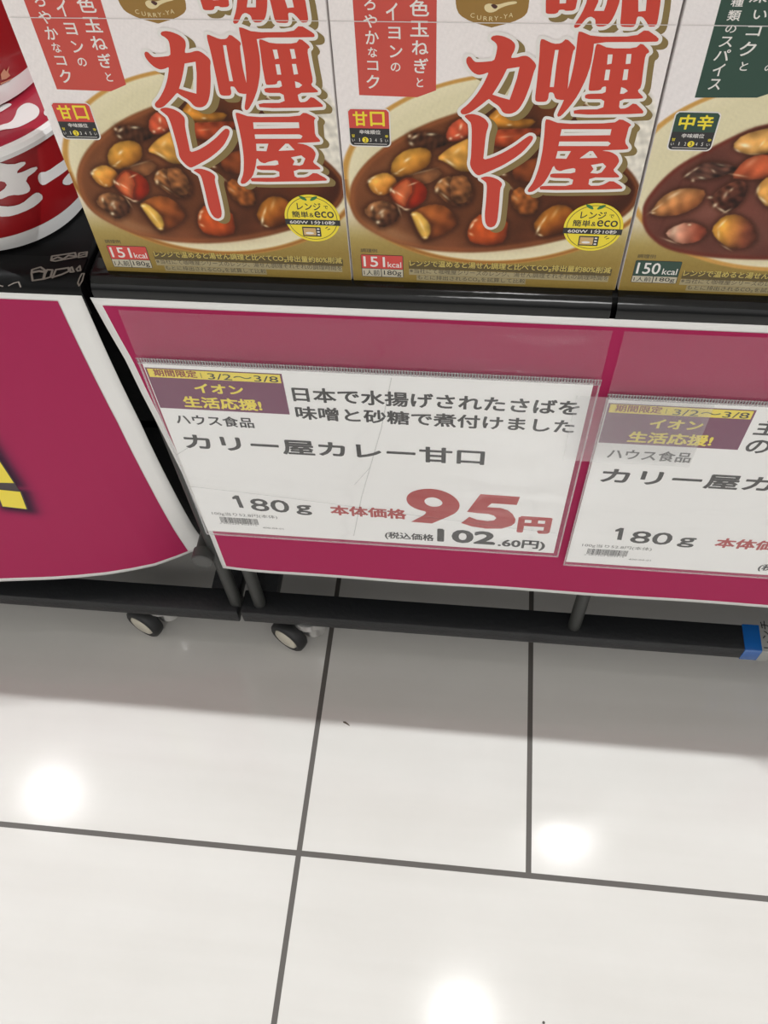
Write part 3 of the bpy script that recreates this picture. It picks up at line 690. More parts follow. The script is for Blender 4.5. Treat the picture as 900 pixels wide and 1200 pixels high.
    p.wash(700, 225, 30, 12, 0, .5, (118, 60, 34)); p.wash(560, 292, 60, 4, 0, .2, (150, 90, 70))
    p.grain(); return p.c
def paint_medium(px, py):
    p = Paint(px, py, (230, 224, 223))
    gold_ground(p, 735, 262, .02)
    d = ring(p, 925, 205, 192, 112, -4, 0, 0)
    p.mix(sstep(-d, 2.5), (202, 156, 88)); p.mix(sstep(-d - 6, 3), (224, 214, 182)); p.mix(sstep(-d - 16, 20) * .35, (206, 198, 160))
    sauce = chaikin([(753, 250), (754, 240), (761, 228), (776, 210), (797, 192), (829, 175), (862, 158), (900, 143), (1040, 130), (1040, 290), (960, 302), (900, 304), (860, 303), (820, 300), (780, 292), (760, 276), (753, 262)], 2)
    ds = p.sd(sauce); a = sstep(ds, 3.)[:, None]
    c = np.array([110, 66, 56.])[None] * (1 + .10 * value_noise(p.x, p.y, 29, .08))[:, None]; p.c = p.c * (1 - a) + c * a
    p.mix(np.exp(-((ds - 2) / 2.5) ** 2) * .6, (112, 48, 34)); p.wash(830, 248, 22, 10, -20, .35, (150, 105, 90)); p.wash(890, 275, 22, 14, 0, .3, (120, 85, 75))
    p.wash(790, 230, 2, 40, 24, .35, (80, 40, 32)); p.wash(815, 205, 2, 30, 24, .3, (80, 40, 32))
    p.blob(cr4((345, 600), (420, 540), (500, 505), (640, 520), (695, 550), (600, 592), (460, 622)), (92, 62, 52), .75, .6, seed=31)
    for h in ((806, 204, 5, 1.3, -35, .6), (822, 208, 4, 1.5, 10, .6), (815, 198, 4, 1.2, -30, .5), (836, 200, 3, 1.3, 40, .5), (845, 193, 5, 1.1, 10, .35), (812, 211, 2, 2, 0, .6)): p.glint(*h)
    p.blob(cr4((130, 838), (200, 740), (290, 688), (400, 678), (485, 700), (445, 785), (330, 845), (200, 858)), (206, 152, 98), .55, dark=(150, 90, 52), seed=32, hl=((790, 228, 8, 2, -30, .5), (768, 244, 8, 1.2, -35, .5), (765, 249, 3, 1, 0, .6)))
    p.blob(cr4((670, 395), (740, 325), (900, 283), (960, 283), (960, 420), (830, 460), (730, 440)), (222, 168, 98), .6, seed=33, hl=((873, 170, 6, 2.4, 10, .85), (864, 176, 4, 1.2, 30, .6), (893, 168, 4, 1.2, -50, .5), (885, 180, 7, 1, 0, .4)))
    p.blob(cr4((660, 605), (740, 500), (830, 458), (960, 468), (960, 605), (760, 618)), (190, 96, 62), .65, seed=34, hl=((865, 205, 9, 1.2, 10, .5), (880, 190, 9, 3, -40, .2)))
    p.blob(cr4((520, 760), (560, 700), (660, 638), (735, 630), (765, 680), (720, 775), (620, 838)), (104, 62, 46), .6, .6, seed=35, dark=(62, 34, 26))
    for h in ((838, 240, 3, 2, -40, .7), (850, 228, 2, 5, 30, .5), (846, 246, 6, 1.4, 30, .7), (857, 222, 3, 1.5, -40, .5), (832, 231, 3, 1.5, 0, .6), (852, 247, 5, 1.2, -30, .6)): p.glint(*h)
    p.blob(cr4((825, 690), (855, 640), (900, 605), (990, 610), (990, 800), (890, 795), (850, 750)), (212, 156, 84), .6, seed=36, hl=((894, 234, 6, 1.6, 40, .7), (888, 222, 2, 5, 20, .5)))
    p.blob(cr5((575, 190), (640, 118), (720, 108), (800, 155), (835, 240), (780, 292), (680, 305), (600, 242)), (208, 150, 66), .55, dark=(120, 66, 48), light=(-.95, -.3), seed=37, hl=((846, 262, 6, 1.4, -45, .6), (842, 274, 1.4, 5, 0, .4), (851, 290, 6, 1, 30, .4)))
    p.blob(cr5((305, 222), (330, 188), (430, 148), (525, 178), (540, 220), (480, 265), (380, 275)), (206, 156, 132), .65, dark=(146, 74, 54), light=(-.95, -.2), seed=38, hl=((790, 270, 3, 6, 30, .35), (808, 263, 2, 1.2, 0, .7), (785, 282, 8, 1.1, 20, .5)))
    p.grain(); return p.c
def picture_mesh(name, x0, fn):
    st = .00036; nu = int(BW / st); nv = int(.160 / st)
    U, V = np.meshgrid(np.linspace(.0004, BW - .0004, nu + 1), np.linspace(.0004, BH - .0004, nv + 1))
    P = np.c_[U.ravel(), np.full(U.size, -.00025), V.ravel()]
    px, py = proj(np.c_[P[:, 0] + x0, np.full(U.size, YB), P[:, 2] + ZS])
    c = fn(px, py)
    idx = np.arange((nu + 1) * (nv + 1)).reshape(nv + 1, nu + 1)
    q = np.stack([idx[:-1, :-1], idx[:-1, 1:], idx[1:, 1:], idx[1:, :-1]], -1).reshape(-1, 4)
    me = bpy.data.meshes.new(name); me.vertices.add(len(P)); me.vertices.foreach_set('co', P.astype(np.float32).ravel())
    me.loops.add(q.size); me.loops.foreach_set('vertex_index', q.ravel().astype(np.int32)); me.polygons.add(len(q))
    me.polygons.foreach_set('loop_start', np.arange(0, q.size, 4, dtype=np.int32)); me.update(calc_edges=True); me.validate()
    ca = me.color_attributes.new('Col', 'FLOAT_COLOR', 'POINT'); ca.data.foreach_set('color', np.c_[lin(c), np.ones(len(c))].astype(np.float32).ravel())
    return me
CO = .08
CARTON = mat('carton_white', (226, 220, 218), .45, coat=CO)
PRINT = vcol_mat('printed_picture', .45, CO, .2)
P_RED = mat('print_red', (200, 56, 36), .45, coat=CO); P_WHITE = mat('print_white', (232, 227, 222), .45, coat=CO); P_GOLD = mat('print_gold', (132, 110, 58), .4, coat=CO)
P_BAN = mat('print_banner_red', (200, 72, 60), .45, coat=CO); P_GREEN = mat('print_green', (28, 66, 52), .4, coat=CO); P_EMB = mat('print_emblem_gold', (150, 112, 44), .4, coat=CO)
P_CREAM = mat('print_cream', (226, 208, 160), .45, coat=CO); P_BLACK = mat('print_black', (34, 32, 34), .45, coat=CO); P_YEL = mat('print_bright_yellow', (240, 218, 48), .45, coat=CO)
P_LEAF = mat('print_leaf', (40, 118, 62), .45, coat=CO); P_GREY = mat('print_grey', (72, 66, 52), .5, coat=CO); P_LG = mat('print_light_grey', (196, 188, 166), .5, coat=CO)
P_CAL = mat('print_calorie_red', (206, 66, 58), .45, coat=CO); P_LY = mat('print_pale_gold', (206, 184, 96), .45, coat=CO)
X2 = onY(412, 328, YB).x + .0008; X1 = onY(125, 318, YB).x + .0004; X3 = onY(722, 339, YB).x + .0006
def mk_loc(x0):
    def loc(px, py): p = onY(px, py, YB); return (p.x - x0, p.z - ZS)
    return loc
def curry_box(label, x0, kind, ref):
    t = thing('curry_box', label, 'curry box', (ref, YB, ZS), 'curry boxes in a row on the shelf')
    loc = mk_loc(ref); fn = lambda k: flat(k, -.00025)
    def pb(x0, y0, x1, y1):    # picture box -> rect on the front
        cx, cy = (x0 + x1) / 2, (y0 + y1) / 2; a = loc(x0, cy); b = loc(x1, cy); c = loc(cx, y1); d = loc(cx, y0)
        return a[0], c[1], b[0], d[1]
    def pt(lay, s, TL, TR, BL, bold=0.):
        a, b, c = loc(*TL), loc(*TR), loc(*BL); vt = (a[1] + b[1]) / 2
        lay.text(s, (a[0] + c[0]) / 2, vt - (a[1] - c[1]), b[0] + (c[0] - a[0]) / 2, vt, bold); return lay
    def strokes(lay, s, TL, TR, BL, bold): return pt(lay, s, TL, TR, BL, bold)
    bm = bmesh.new(); add_box(bm, (0, 0, 0), (BW, BD, BH), .0008, 2); smooth(obj('carton', bm, CARTON, t))
    bm = bmesh.new(); add_box(bm, (.0015, .002, BH - .0002), (BW - .0015, BD * .62, BH + .0006)); obj('top_flap', bm, CARTON, t)
    sweet = kind == 'sweet'
    obj('front_picture', picture_mesh('front_picture', ref, paint_sweet if sweet else paint_medium), PRINT, t)
    bcol = P_BAN if sweet else P_GREEN
    # hanging banner with upright lines of text
    L = Lay(); K = Lay()
    if sweet:
        a = loc(413, 0); b = loc(421, 111); c = loc(489, 113.5); d = loc(511, 105.5); e = loc(511, 0)
        L.poly([(b[0], .158), (b[0], b[1]), (c[0], c[1]), (d[0], d[1]), (d[0], .158)])
        rows = [('色', 600, -6, 772, 140), ('玉', 605, 180, 770, 318), ('ね', 620, 352, 765, 478), ('ぎ', 640, 508, 765, 640), ('と', 662, 680, 720, 762),
                ('イ', 392, 20, 495, 175), ('ヨ', 412, 232, 520, 340), ('ン', 425, 395, 537, 502), ('の', 435, 548, 520, 625),
                ('ろ', 200, -30, 300, 85), ('や', 195, 122, 315, 240), ('か', 212, 265, 330, 385), ('な', 235, 412, 315, 500), ('コ', 228, 532, 325, 615), ('ク', 222, 655, 335, 775)]
        for ch, x0_, y0_, x1_, y1_ in rows: K.text(ch, *pb(400 + x0_ / 7.5, y0_ / 7.5, 400 + x1_ / 7.5, y1_ / 7.5), .018)
    else:
        b = loc(814, 114); d = loc(887, 114); e = loc(905, 108)
        L.poly([(b[0], .158), (b[0], b[1]), (d[0], d[1]), (e[0], e[1]), (.125, e[1] + .012), (.125, .158)])
        rows = [('種', 575, -20, 685, 55), ('類', 545, 85, 660, 180), ('の', 525, 215, 620, 285), ('ス', 475, 318, 590, 410), ('パ', 430, 430, 565, 530), ('イ', 415, 555, 515, 665), ('ス', 380, 690, 485, 785),
                ('い', 770, 85, 890, 165), ('コ', 712, 220, 838, 312), ('ク', 650, 362, 790, 490), ('と', 655, 540, 722, 618), ('の', 870, 565, 950, 625), ('深', 740, -90, 900, 20)]
        for ch, x0_, y0_, x1_, y1_ in rows: K.text(ch, *pb(780 + x0_ / 7.5, y0_ / 7.5, 780 + x1_ / 7.5, y1_ / 7.5), .018)
    bo = L.build('banner', bcol, t, fn(1)); K.build('banner_text', P_WHITE, bo, fn(2))
    # taste badge
    def q(x, y): return (400 + x / 5.625, 100 + y / 5.625) if sweet else (740 + x / 5.625, 100 + y / 5.625)
    if sweet: u0, v0, u1, v1 = pb(*q(45, 148), *q(325, 402)); 
    else: u0, v0, u1, v1 = pb(*q(258, 168), *q(562, 430))
    w, h = u1 - u0, v1 - v0
    bd = Lay().rrect(u0, v0, u1, v1, w * .12).build('taste_badge', P_WHITE, t, fn(2))
    e = w * .03
    Lay().rrect(u0 + e, v0 + e, u1 - e, v1 - e, w * .1).build('badge_lower', P_BLACK, bd, fn(3))
    Lay().poly([(u0 + e, v0 + h * .49), (u1 - e, v0 + h * .49), (u1 - e, v1 - e - w * .06), (u1 - e - w * .06, v1 - e), (u0 + e + w * .06, v1 - e), (u0 + e, v1 - e - w * .06)]).build('badge_upper', P_CAL if sweet else P_GREEN, bd, fn(4))
    L = Lay()
    for k, ch in enumerate('甘口' if sweet else '中辛'): L.text(ch, u0 + w * (.13 + .40 * k), v0 + h * .55, u0 + w * (.47 + .40 * k), v0 + h * .92, .03)
    L.text('甘', u0 + w * .07, v0 + h * .25, u0 + w * .15, v0 + h * .33, .02); L.text('辛', u0 + w * .86, v0 + h * .25, u0 + w * .94, v0 + h * .33, .02)
    sel = 1 if sweet else 2
    L.ellipse(u0 + w * (.265 + .125 * sel), v0 + h * .185, w * .075, w * .075)
    L.build('badge_text', P_YEL, bd, fn(5))
    L = Lay().text('辛味順位', u0 + w * .26, v0 + h * .34, u0 + w * .76, v0 + h * .45, .015)
    for k in range(5):
        if k != sel: L.text(str(k + 1), u0 + w * (.245 + .125 * k), v0 + h * .14, u0 + w * ((.262 if k == 0 else .285) + .125 * k), v0 + h * .23, .01)
    L.text('い', u0 + w * .07, v0 + h * .14, u0 + w * .14, v0 + h * .21, .01); L.text('い', u0 + w * .86, v0 + h * .14, u0 + w * .93, v0 + h * .21, .01)
    L.rect(u0 + w * .12, v0 + h * .075, u0 + w * .9, v0 + h * .088)
    L.build('badge_scale', P_WHITE, bd, fn(5))
    L = Lay().text(str(sel + 1), u0 + w * (.24 + .125 * sel), v0 + h * .135, u0 + w * (.29 + .125 * sel), v0 + h * .235, .015); L.build('badge_number', P_BLACK, bd, fn(6))
    # the other prints keep the offsets they have on the sweet box
    r2 = mk_loc(X2)
    loc = r2
    # emblem
    def em(*P): return [loc(500 + x / 5.625, y / 5.625) for x, y in P]
    E1 = chaikin(em((190, -330), (190, -60), (193, 40), (215, 95), (290, 140), (428, 179), (428, 179), (570, 142), (640, 108), (668, 72), (684, -60), (690, -330)), 1, .2)
    E1 = [(u, min(v, .157)) for u, v in E1]
    eo = Lay().poly(E1).build('emblem', P_EMB, t, fn(2))
    L = Lay().poly(chaikin(em((378, 48), (385, 28), (415, 18), (440, 25), (470, 28), (530, 10), (585, 4), (598, 12), (590, 22), (540, 30), (480, 52), (455, 72), (420, 82), (390, 72)), 2))
    for ch, x, y in (('C', 303, 98), ('U', 346, 112), ('R', 388, 119), ('R', 425, 121), ('Y', 459, 118), ('-', 490, 113), ('Y', 520, 105), ('A', 556, 96)):
        hh = 15 if ch != '-' else 2; ww = 14 if ch != '-' else 6
        L.text(ch, *pb(500 + (x - ww) / 5.625, (y - hh) / 5.625, 500 + (x + ww) / 5.625, (y + hh) / 5.625), .01)
    L.build('spoon_and_name', P_CREAM, eo, fn(3))
    Lay().poly(chaikin(em((420, 28), (445, 22), (472, 38), (455, 56), (438, 50)), 1)).build('curry_on_spoon', mat('print_curry_brown', (74, 32, 26), .5, coat=CO), eo, fn(4))
    # title
    T = []
    def c_(o, s, outer, *holes, k=1): T.append(([loc(o[0] + x / s, o[1] + y / s) for x, y in chaikin(outer, k, .2)], [[loc(o[0] + x / s, o[1] + y / s) for x, y in hh] for hh in holes]))
    o1, s1 = (530, 30), 8.18
    c_(o1, s1, [(370, 115), (385, 95), (430, 85), (490, 95), (560, 125), (600, 165), (605, 195), (595, 235), (575, 270), (562, 305), (620, 300), (670, 285), (710, 282), (745, 300), (790, 345), (805, 375), (798, 405), (785, 430), (765, 500), (745, 570), (715, 650), (690, 710), (650, 780), (610, 820), (560, 840), (510, 838), (480, 820), (465, 790), (440, 760), (400, 735), (362, 705), (350, 695), (270, 760), (200, 810), (165, 832), (130, 845), (95, 845), (78, 825), (85, 800), (150, 750), (230, 660), (290, 570), (330, 490), (350, 440), (300, 460), (250, 468), (200, 445), (160, 400), (135, 350), (135, 310), (155, 288), (180, 295), (200, 325), (225, 345), (300, 342), (400, 332), (420, 270), (432, 200), (425, 170), (400, 145), (375, 130)],
       [(525, 408), (645, 390), (620, 500), (590, 590), (550, 705), (460, 680), (385, 655), (440, 570), (490, 480)])
    o1, s1 = (530, 120), 7.5
    c_(o1, s1, [(105, 115), (130, 100), (180, 95), (240, 110), (290, 140), (318, 180), (318, 205), (300, 260), (290, 330), (280, 430), (272, 500), (350, 480), (450, 435), (560, 370), (640, 310), (680, 285), (705, 290), (712, 310), (690, 350), (620, 430), (540, 490), (440, 550), (330, 600), (270, 625), (230, 638), (200, 620), (165, 570), (155, 530), (165, 470), (170, 350), (172, 240), (165, 175), (140, 150)])
    c_(o1, s1, [(245, 660), (290, 645), (340, 648), (400, 670), (435, 700), (438, 720), (422, 750), (415, 850), (405, 960), (395, 1040), (375, 1080), (340, 1095), (310, 1085), (290, 1050), (285, 980), (298, 850), (305, 740), (300, 700), (275, 680)])
    o1, s1 = (615, 20), 5.294
    c_(o1, s1, [(105, 128), (178, 162), (225, 160), (258, 128), (312, 178), (312, 195), (300, 205), (275, 330), (265, 460), (258, 505), (235, 512), (190, 505), (178, 465), (150, 462), (145, 505), (130, 522), (75, 522), (62, 508), (75, 400), (90, 250), (95, 150)], [(188, 200), (210, 200), (195, 300), (180, 430), (155, 430), (170, 310)])
    c_(o1, s1, [(336, 80), (425, 118), (685, 116), (752, 70), (830, 125), (828, 145), (810, 150), (430, 152), (425, 200), (410, 290), (380, 380), (330, 480), (280, 550), (225, 610), (205, 615), (200, 600), (240, 520), (280, 400), (305, 290), (320, 190), (328, 110)])
    c_(o1, s1, [(450, 158), (520, 190), (685, 190), (725, 155), (778, 210), (748, 230), (735, 320), (722, 430), (697, 455), (735, 492), (728, 502), (590, 505), (583, 565), (630, 562), (680, 525), (738, 580), (730, 597), (305, 602), (303, 570), (485, 568), (495, 505), (375, 505), (372, 480), (395, 472), (500, 470), (505, 425), (480, 430), (470, 450), (400, 455), (395, 440), (410, 330), (430, 230), (438, 180)],
       [(515, 228), (545, 228), (538, 285), (510, 290)], [(632, 225), (662, 225), (655, 285), (625, 288)], [(502, 322), (530, 322), (520, 388), (492, 388)], [(615, 320), (643, 320), (635, 385), (605, 388)], [(598, 430), (625, 440), (640, 455), (612, 472), (590, 472)])
    o1, s1 = (610, 125), 6.43
    c_(o1, s1, [(195, 85), (300, 125), (700, 120), (755, 85), (838, 130), (815, 150), (805, 190), (785, 265), (815, 305), (805, 318), (600, 325), (680, 335), (730, 365), (745, 405), (725, 440), (695, 475), (745, 518), (738, 530), (520, 528), (510, 592), (610, 590), (685, 548), (770, 600), (760, 618), (150, 625), (142, 600), (165, 592), (385, 592), (400, 535), (225, 532), (222, 505), (250, 498), (410, 498), (415, 455), (330, 470), (300, 482), (265, 470), (250, 435), (215, 510), (170, 580), (95, 635), (60, 640), (52, 625), (100, 560), (140, 450), (165, 330), (180, 200), (185, 110)],
       [(310, 165), (685, 165), (675, 210), (298, 215)], [(292, 258), (660, 258), (680, 272), (660, 292), (285, 292)], [(280, 330), (380, 330), (345, 388), (265, 385)], [(520, 330), (545, 330), (580, 380), (445, 385)], [(530, 435), (620, 420), (645, 445), (610, 490), (580, 500), (525, 495), (550, 465)])
    o1, s1 = (625, 0), 5.14
    c_(o1, s1, [(72, 70), (85, -180), (290, -180), (258, 45), (240, 60), (195, 62), (182, 54), (155, 56), (148, 72), (130, 80), (85, 80)], [(162, -130), (212, -130), (196, 16), (158, 18)])
    c_(o1, s1, [(335, -110), (350, -200), (430, -190), (415, -115), (530, -115), (522, 0), (495, 75), (465, 130), (430, 155), (390, 157), (374, 145), (374, 112), (347, 95), (320, 105), (275, 160), (250, 165), (243, 152), (290, 80), (325, 0)], [(402, -60), (455, -60), (440, 20), (425, 62), (365, 62), (390, 10)])
    c_(o1, s1, [(545, -160), (775, -165), (768, 0), (748, 130), (735, 155), (695, 158), (682, 130), (658, 97), (625, 95), (615, 145), (600, 160), (535, 158), (522, 145), (530, 60)], [(632, -100), (692, -100), (676, 62), (632, 66)])
    if sweet:
        A = Lay(); B = Lay(); G = Lay()
        for ou, ho in T:
            A.poly(ou, ho)
            for X in (B, G):
                X.poly(ou, ho)
                for l in [ou] + ho: X.stroke(l, .0015)
        G.shift(.0027, -.0018)
        ti = A.build('title_lettering', P_RED, t, fn(6)); B.build('lettering_outline', P_WHITE, ti, fn(5)); G.build('lettering_shadow', P_GOLD, ti, fn(3))
    # calorie label
    if sweet: qq = lambda x, y: (400 + x / 5.625, 200 + y / 5.625); loc = r2
    else: qq = lambda x, y: (720 + x / 5., 230 + y / 5.); loc = mk_loc(ref)
    if sweet: a = loc(*qq(127, 545)); b = loc(*qq(408, 560)); c = loc(*qq(137, 690)); mid = loc(*qq(130, 636))
    else: a = loc(*qq(125, 372)); b = loc(*qq(398, 380)); c = loc(*qq(97, 498)); mid = loc(*qq(108, 458))
    u0, u1, vt, vb, vm = (a[0] + c[0]) / 2, b[0] + (c[0] - a[0]) / 2, (a[1] + b[1]) / 2, c[1] - .0003, mid[1] - .0002
    cl = Lay().rrect(u0, vb, u1, vt, .0008).build('calorie_label', P_BLACK, t, fn(2))
    e = .0003; W_ = u1 - u0
    Lay().rect(u0 + e, vm, u1 - e, vt - e).build('label_upper', P_CAL if sweet else P_GREEN, cl, fn(3))
    Lay().rect(u0 + e, vb + e, u0 + W_ * .46, vm - e).rect(u0 + W_ * .48, vb + e, u1 - e, vm - e).build('label_lower', P_LG, cl, fn(3))
    L = Lay().text('151' if sweet else '150', u0 + W_ * .06, vm + (vt - vm) * .12, u0 + W_ * .57, vt - (vt - vm) * .14, .016).text('kcal', u0 + W_ * .63, vm + (vt - vm) * .12, u0 + W_ * .95, vm + (vt - vm) * .52, .01); L.build('calorie_text', P_WHITE, cl, fn(4))
    hb = vm - vb
    L = Lay().text('1人前', u0 + W_ * .05, vb + hb * .18, u0 + W_ * .43, vm - hb * .18, .01).text('180g', u0 + W_ * .53, vb + hb * .12, u0 + W_ * .95, vm - hb * .18, .01); L.build('portion_text', P_BLACK, cl, fn(4))
    L = Lay().text('調理例', u0 + W_ * .01, vt + .0014, u0 + W_ * .40, vt + .0038, .0); L.build('caption_text', P_GREY, cl, fn(2))
    # notice lines along the foot of the front
    loc = r2
    L = Lay(); K = Lay(); l1 = 'レンジで温めると湯せん調理と比べてCO₂排出量約80%削減'
    for lay, bo in ((L, .012), (K, .07)): pt(lay, l1, (480, 306), (717, 310.5), (480.5, 313.8), bo)
    for l_ in (K,):
        n0 = loc(480, 306); n1 = loc(717, 314); l_.rect(n0[0] - .0004, loc(480, 313.8)[1] - .0002, n1[0] + .0003, n0[1] - .0002)
    no = K.build('notice_backing', mat('print_dark_gold', (92, 76, 36), .5, coat=CO), t, fn(2)); L.build('notice_text', P_LY, no, fn(3))
    L = Lay(); pt(L, '※当社にて咖喱屋シリーズのレンジ、湯せん調理それぞれの調理時間を', (480, 315), (714, 320.5), (480.3, 321), .004); pt(L, 'もとに排出されるCO₂を試算して比較', (489, 322.3), (616, 325.6), (489.3, 327.8), .004)
    L.build('notice_small_text', P_GREY, no, fn(3))
    L = Lay(); a = loc(480, 314.6); b = loc(714, 321.6); L.rect(a[0] - .0003, loc(480, 321.3)[1], b[0], a[1]); a = loc(489, 322); b = loc(616, 328); L.rect(a[0] - .0003, loc(489, 328)[1], b[0], a[1])
    L.build('small_text_backing', mat('print_tan', (168, 154, 116), .5, coat=CO), no, fn(2))
    # yellow microwave badge
    if sweet:
        def m(x, y): return loc(560 + x / 5.29, 180 + y / 5.29)
        cc = m(715, 455); rr = m(900, 455)[0] - cc[0]; rr = min(rr, cc[1] - m(715, 612)[1] + .0004)
        eb = Lay().ellipse(cc[0], cc[1], rr, rr, 64).build('microwave_badge', P_YEL, t, fn(5))
        L = Lay(); L.stroke([(cc[0] + rr * .9 * math.cos(k * math.pi / 32), cc[1] + rr * .9 * math.sin(k * math.pi / 32)) for k in range(64)], .00014)
        L.rect(cc[0] - rr, cc[1] - rr * .28, cc[0] + rr, cc[1] - rr * .04)
        L.text('レンジ', cc[0] - rr * .50, cc[1] + rr * .36, cc[0] + rr * .36, cc[1] + rr * .66, .02); L.text('で', cc[0] + rr * .46, cc[1] + rr * .42, cc[0] + rr * .62, cc[1] + rr * .56, .02)
        L.text('簡単', cc[0] - rr * .72, cc[1] + rr * .03, cc[0] - rr * .12, cc[1] + rr * .30, .016); L.text('&', cc[0] - rr * .09, cc[1] + rr * .06, cc[0] + rr * .07, cc[1] + rr * .24, .01); L.text('eco', cc[0] + rr * .10, cc[1] + rr * .05, cc[0] + rr * .80, cc[1] + rr * .32, .02)
        x0_, x1_, y0_, y1_ = cc[0] - rr * .42, cc[0] + rr * .26, cc[1] - rr * .78, cc[1] - rr * .36
        L.rrect(x0_, y0_, x1_, y1_, .0004)
        L.stroke([(cc[0] + rr * .45, cc[1] - rr * .40), (cc[0] + rr * .52, cc[1] - rr * .34)], .00022, False); L.stroke([(cc[0] + rr * .52, cc[1] - rr * .46), (cc[0] + rr * .60, cc[1] - rr * .42)], .00022, False)
        L.build('badge_print', P_BLACK, eb, fn(6))
        L = Lay().text('600W 1分10秒', cc[0] - rr * .84, cc[1] - rr * .245, cc[0] + rr * .82, cc[1] - rr * .075, .02)
        for k in (.2, .5, .8): L.rect(x1_ - rr * .14, y0_ + (y1_ - y0_) * k - rr * .03, x1_ - rr * .05, y0_ + (y1_ - y0_) * k + rr * .03)
        L.build('cooking_time_text', P_WHITE, eb, fn(7))
        Lay().rect(x0_ + rr * .04, y0_ + rr * .05, x1_ - rr * .18, y1_ - rr * .05).build('oven_window', mat('print_oven_tan', (206, 170, 112), .5, coat=CO), eb, fn(7))
        Lay().ellipse((x0_ + x1_) / 2 - rr * .08, y0_ + rr * .15, rr * .15, rr * .05).build('oven_dish', P_WHITE, eb, fn(8))
        L = Lay()
        for sg in (-1, 1): L.poly(chaikin([(cc[0] - rr * .05 + sg * rr * .03, cc[1] + rr * .72), (cc[0] - rr * .05 + sg * rr * .26, cc[1] + rr * .80), (cc[0] - rr * .05 + sg * rr * .36, cc[1] + rr * .96), (cc[0] - rr * .05 + sg * rr * .12, cc[1] + rr * .90)][::sg], 2))
        L.build('leaf', P_LEAF, eb, fn(6))
    # fold crease across the upper front
    cv = r2(560, 26)[1]
    bm = bmesh.new(); add_box(bm, (.0005, -.0006, cv - .00012), (BW - .0005, -.0002, cv + .00012)); obj('fold_crease', bm, mat('crease', (217, 211, 209), .5), t)
    return t
def copy_tree(o, parent=None):
    c = o.copy(); COL.objects.link(c)
    if parent: c.parent = parent
    for ch in list(o.children): copy_tree(ch, c)
    return c
b2 = curry_box('sweet curry box with red banner, middle of the three, above the 95 yen card', X2, 'sweet', X2)
b1 = copy_tree(b2); b1.location.x = X1; b1.scale.x = (X2 - .0004 - X1) / BW; b1['label'] = 'sweet curry box with red banner, beside the red noodle cups'
b3 = curry_box('medium hot curry box with green banner and green badge at the right edge', X3, 'medium', X3)

# ================================================================ NOODLE CUPS
CUPW = mat('cup_white', (226, 224, 222), .3, coat=.3); CUPR = mat('cup_red', (146, 22, 27), .3, coat=.3); LIDM = mat('lid_magenta', (164, 34, 56), .3, coat=.4)
CUPG = mat('cup_print_white', (226, 222, 220), .35, coat=.3)
CUX, CUY = -.283, .42
R0, R1, CH = .050, .0665, .067
def rad(z):                    # outer radius of the bowl at height z
    return R0 + (R1 - R0) * (min(max(z / CH, 0), 1)) ** .85
def cup(label, x, y, z0, rot=0., deco=True):
    t = thing('noodle_cup', label, 'noodle cup', (x, y, z0), 'red instant noodle cups')
    prof = [(0, .003), (R0 - .006, .003), (R0 - .004, 0), (R0 - .0015, .0006)] + [(rad(z), z) for z in np.linspace(.002, CH, 14)]
    lathe('bowl', prof, CUPW, t, n=96)
    lathe('red_band', [(rad(z) + .0003, z) for z in np.linspace(.0125, CH - .004, 12)], CUPR, t, n=96)
    lathe('rim', [(rad(CH) , CH - .004), (R1 + .003, CH - .003), (R1 + .0042, CH), (R1 + .0036, CH + .0024), (R1 + .0015, CH + .0034), (R1 - .003, CH + .0034)], CUPW, t, n=96)
    return t
def cup_inv(px, py, c, z0):    # picture point -> (angle, height) on the bowl wall
    r = ray(px, py); o = np.array([0, 0, H]); lo, hi = .2, .9; ts = np.linspace(.25, .8, 2200); P = o + ts[:, None] * r
    rr = np.hypot(P[:, 0] - c[0], P[:, 1] - c[1]); zz = P[:, 2] - z0
    f = rr - np.array([rad(z) for z in zz]); k = np.where((f[:-1] > 0) & (f[1:] <= 0))[0]
    k = k[0] if len(k) else int(np.argmin(np.abs(f)))
    p = P[k]; return (math.atan2(p[1] - c[1], p[0] - c[0]), p[2] - z0)
def cup_fn(off): return lambda a, v: Vector(((rad(v / 1.) + off) * math.cos(a / .06), (rad(v) + off) * math.sin(a / .06), v))
low = cup('lower red noodle cup of the stack, with bold white letters, on the left shelf', CUX, CUY, ZS)
lz = CH + .0034
lid = lathe('lid', [(0, lz + .0006), (R1 - .002, lz + .0006), (R1 + .0012, lz + .0004), (R1 + .0012, lz - .0006)], LIDM, low, n=96)
def g5(*P): return [(x / 4.615, 40 + y / 4.615) for x, y in P]
def on_cup(P, z0): return [(a * .06, z) for a, z in (cup_inv(*p, (CUX, CUY), z0) for p in P)]
L = Lay()
ki = chaikin([(-90, 735), (-20, 690), (60, 705), (130, 684), (138, 700), (92, 733), (90, 755), (190, 710), (203, 728), (130, 782), (162, 825), (155, 852), (110, 868), (60, 865), (-10, 895), (-30, 870), (40, 820), (20, 790), (-40, 800), (-90, 790)], 1)
ki2 = chaikin([(-60, 905), (-20, 925), (60, 930), (115, 915), (165, 872), (200, 850), (228, 870), (225, 897), (165, 942), (70, 980), (-10, 985), (-70, 950)], 1)
tsu = chaikin([(200, 770), (212, 745), (250, 742), (320, 692), (400, 640), (430, 670), (340, 748), (272, 792), (232, 818), (208, 802)], 1)
tsu2 = chaikin([(330, 800), (350, 768), (400, 720), (430, 760), (380, 812), (345, 815)], 1)
for P in (ki, ki2, tsu, tsu2): L.poly([q if True else q for q in on_cup(g5(*P), ZS)])
L.build('lettering', CUPG, low, cup_fn(.0007), .004)
L = Lay()
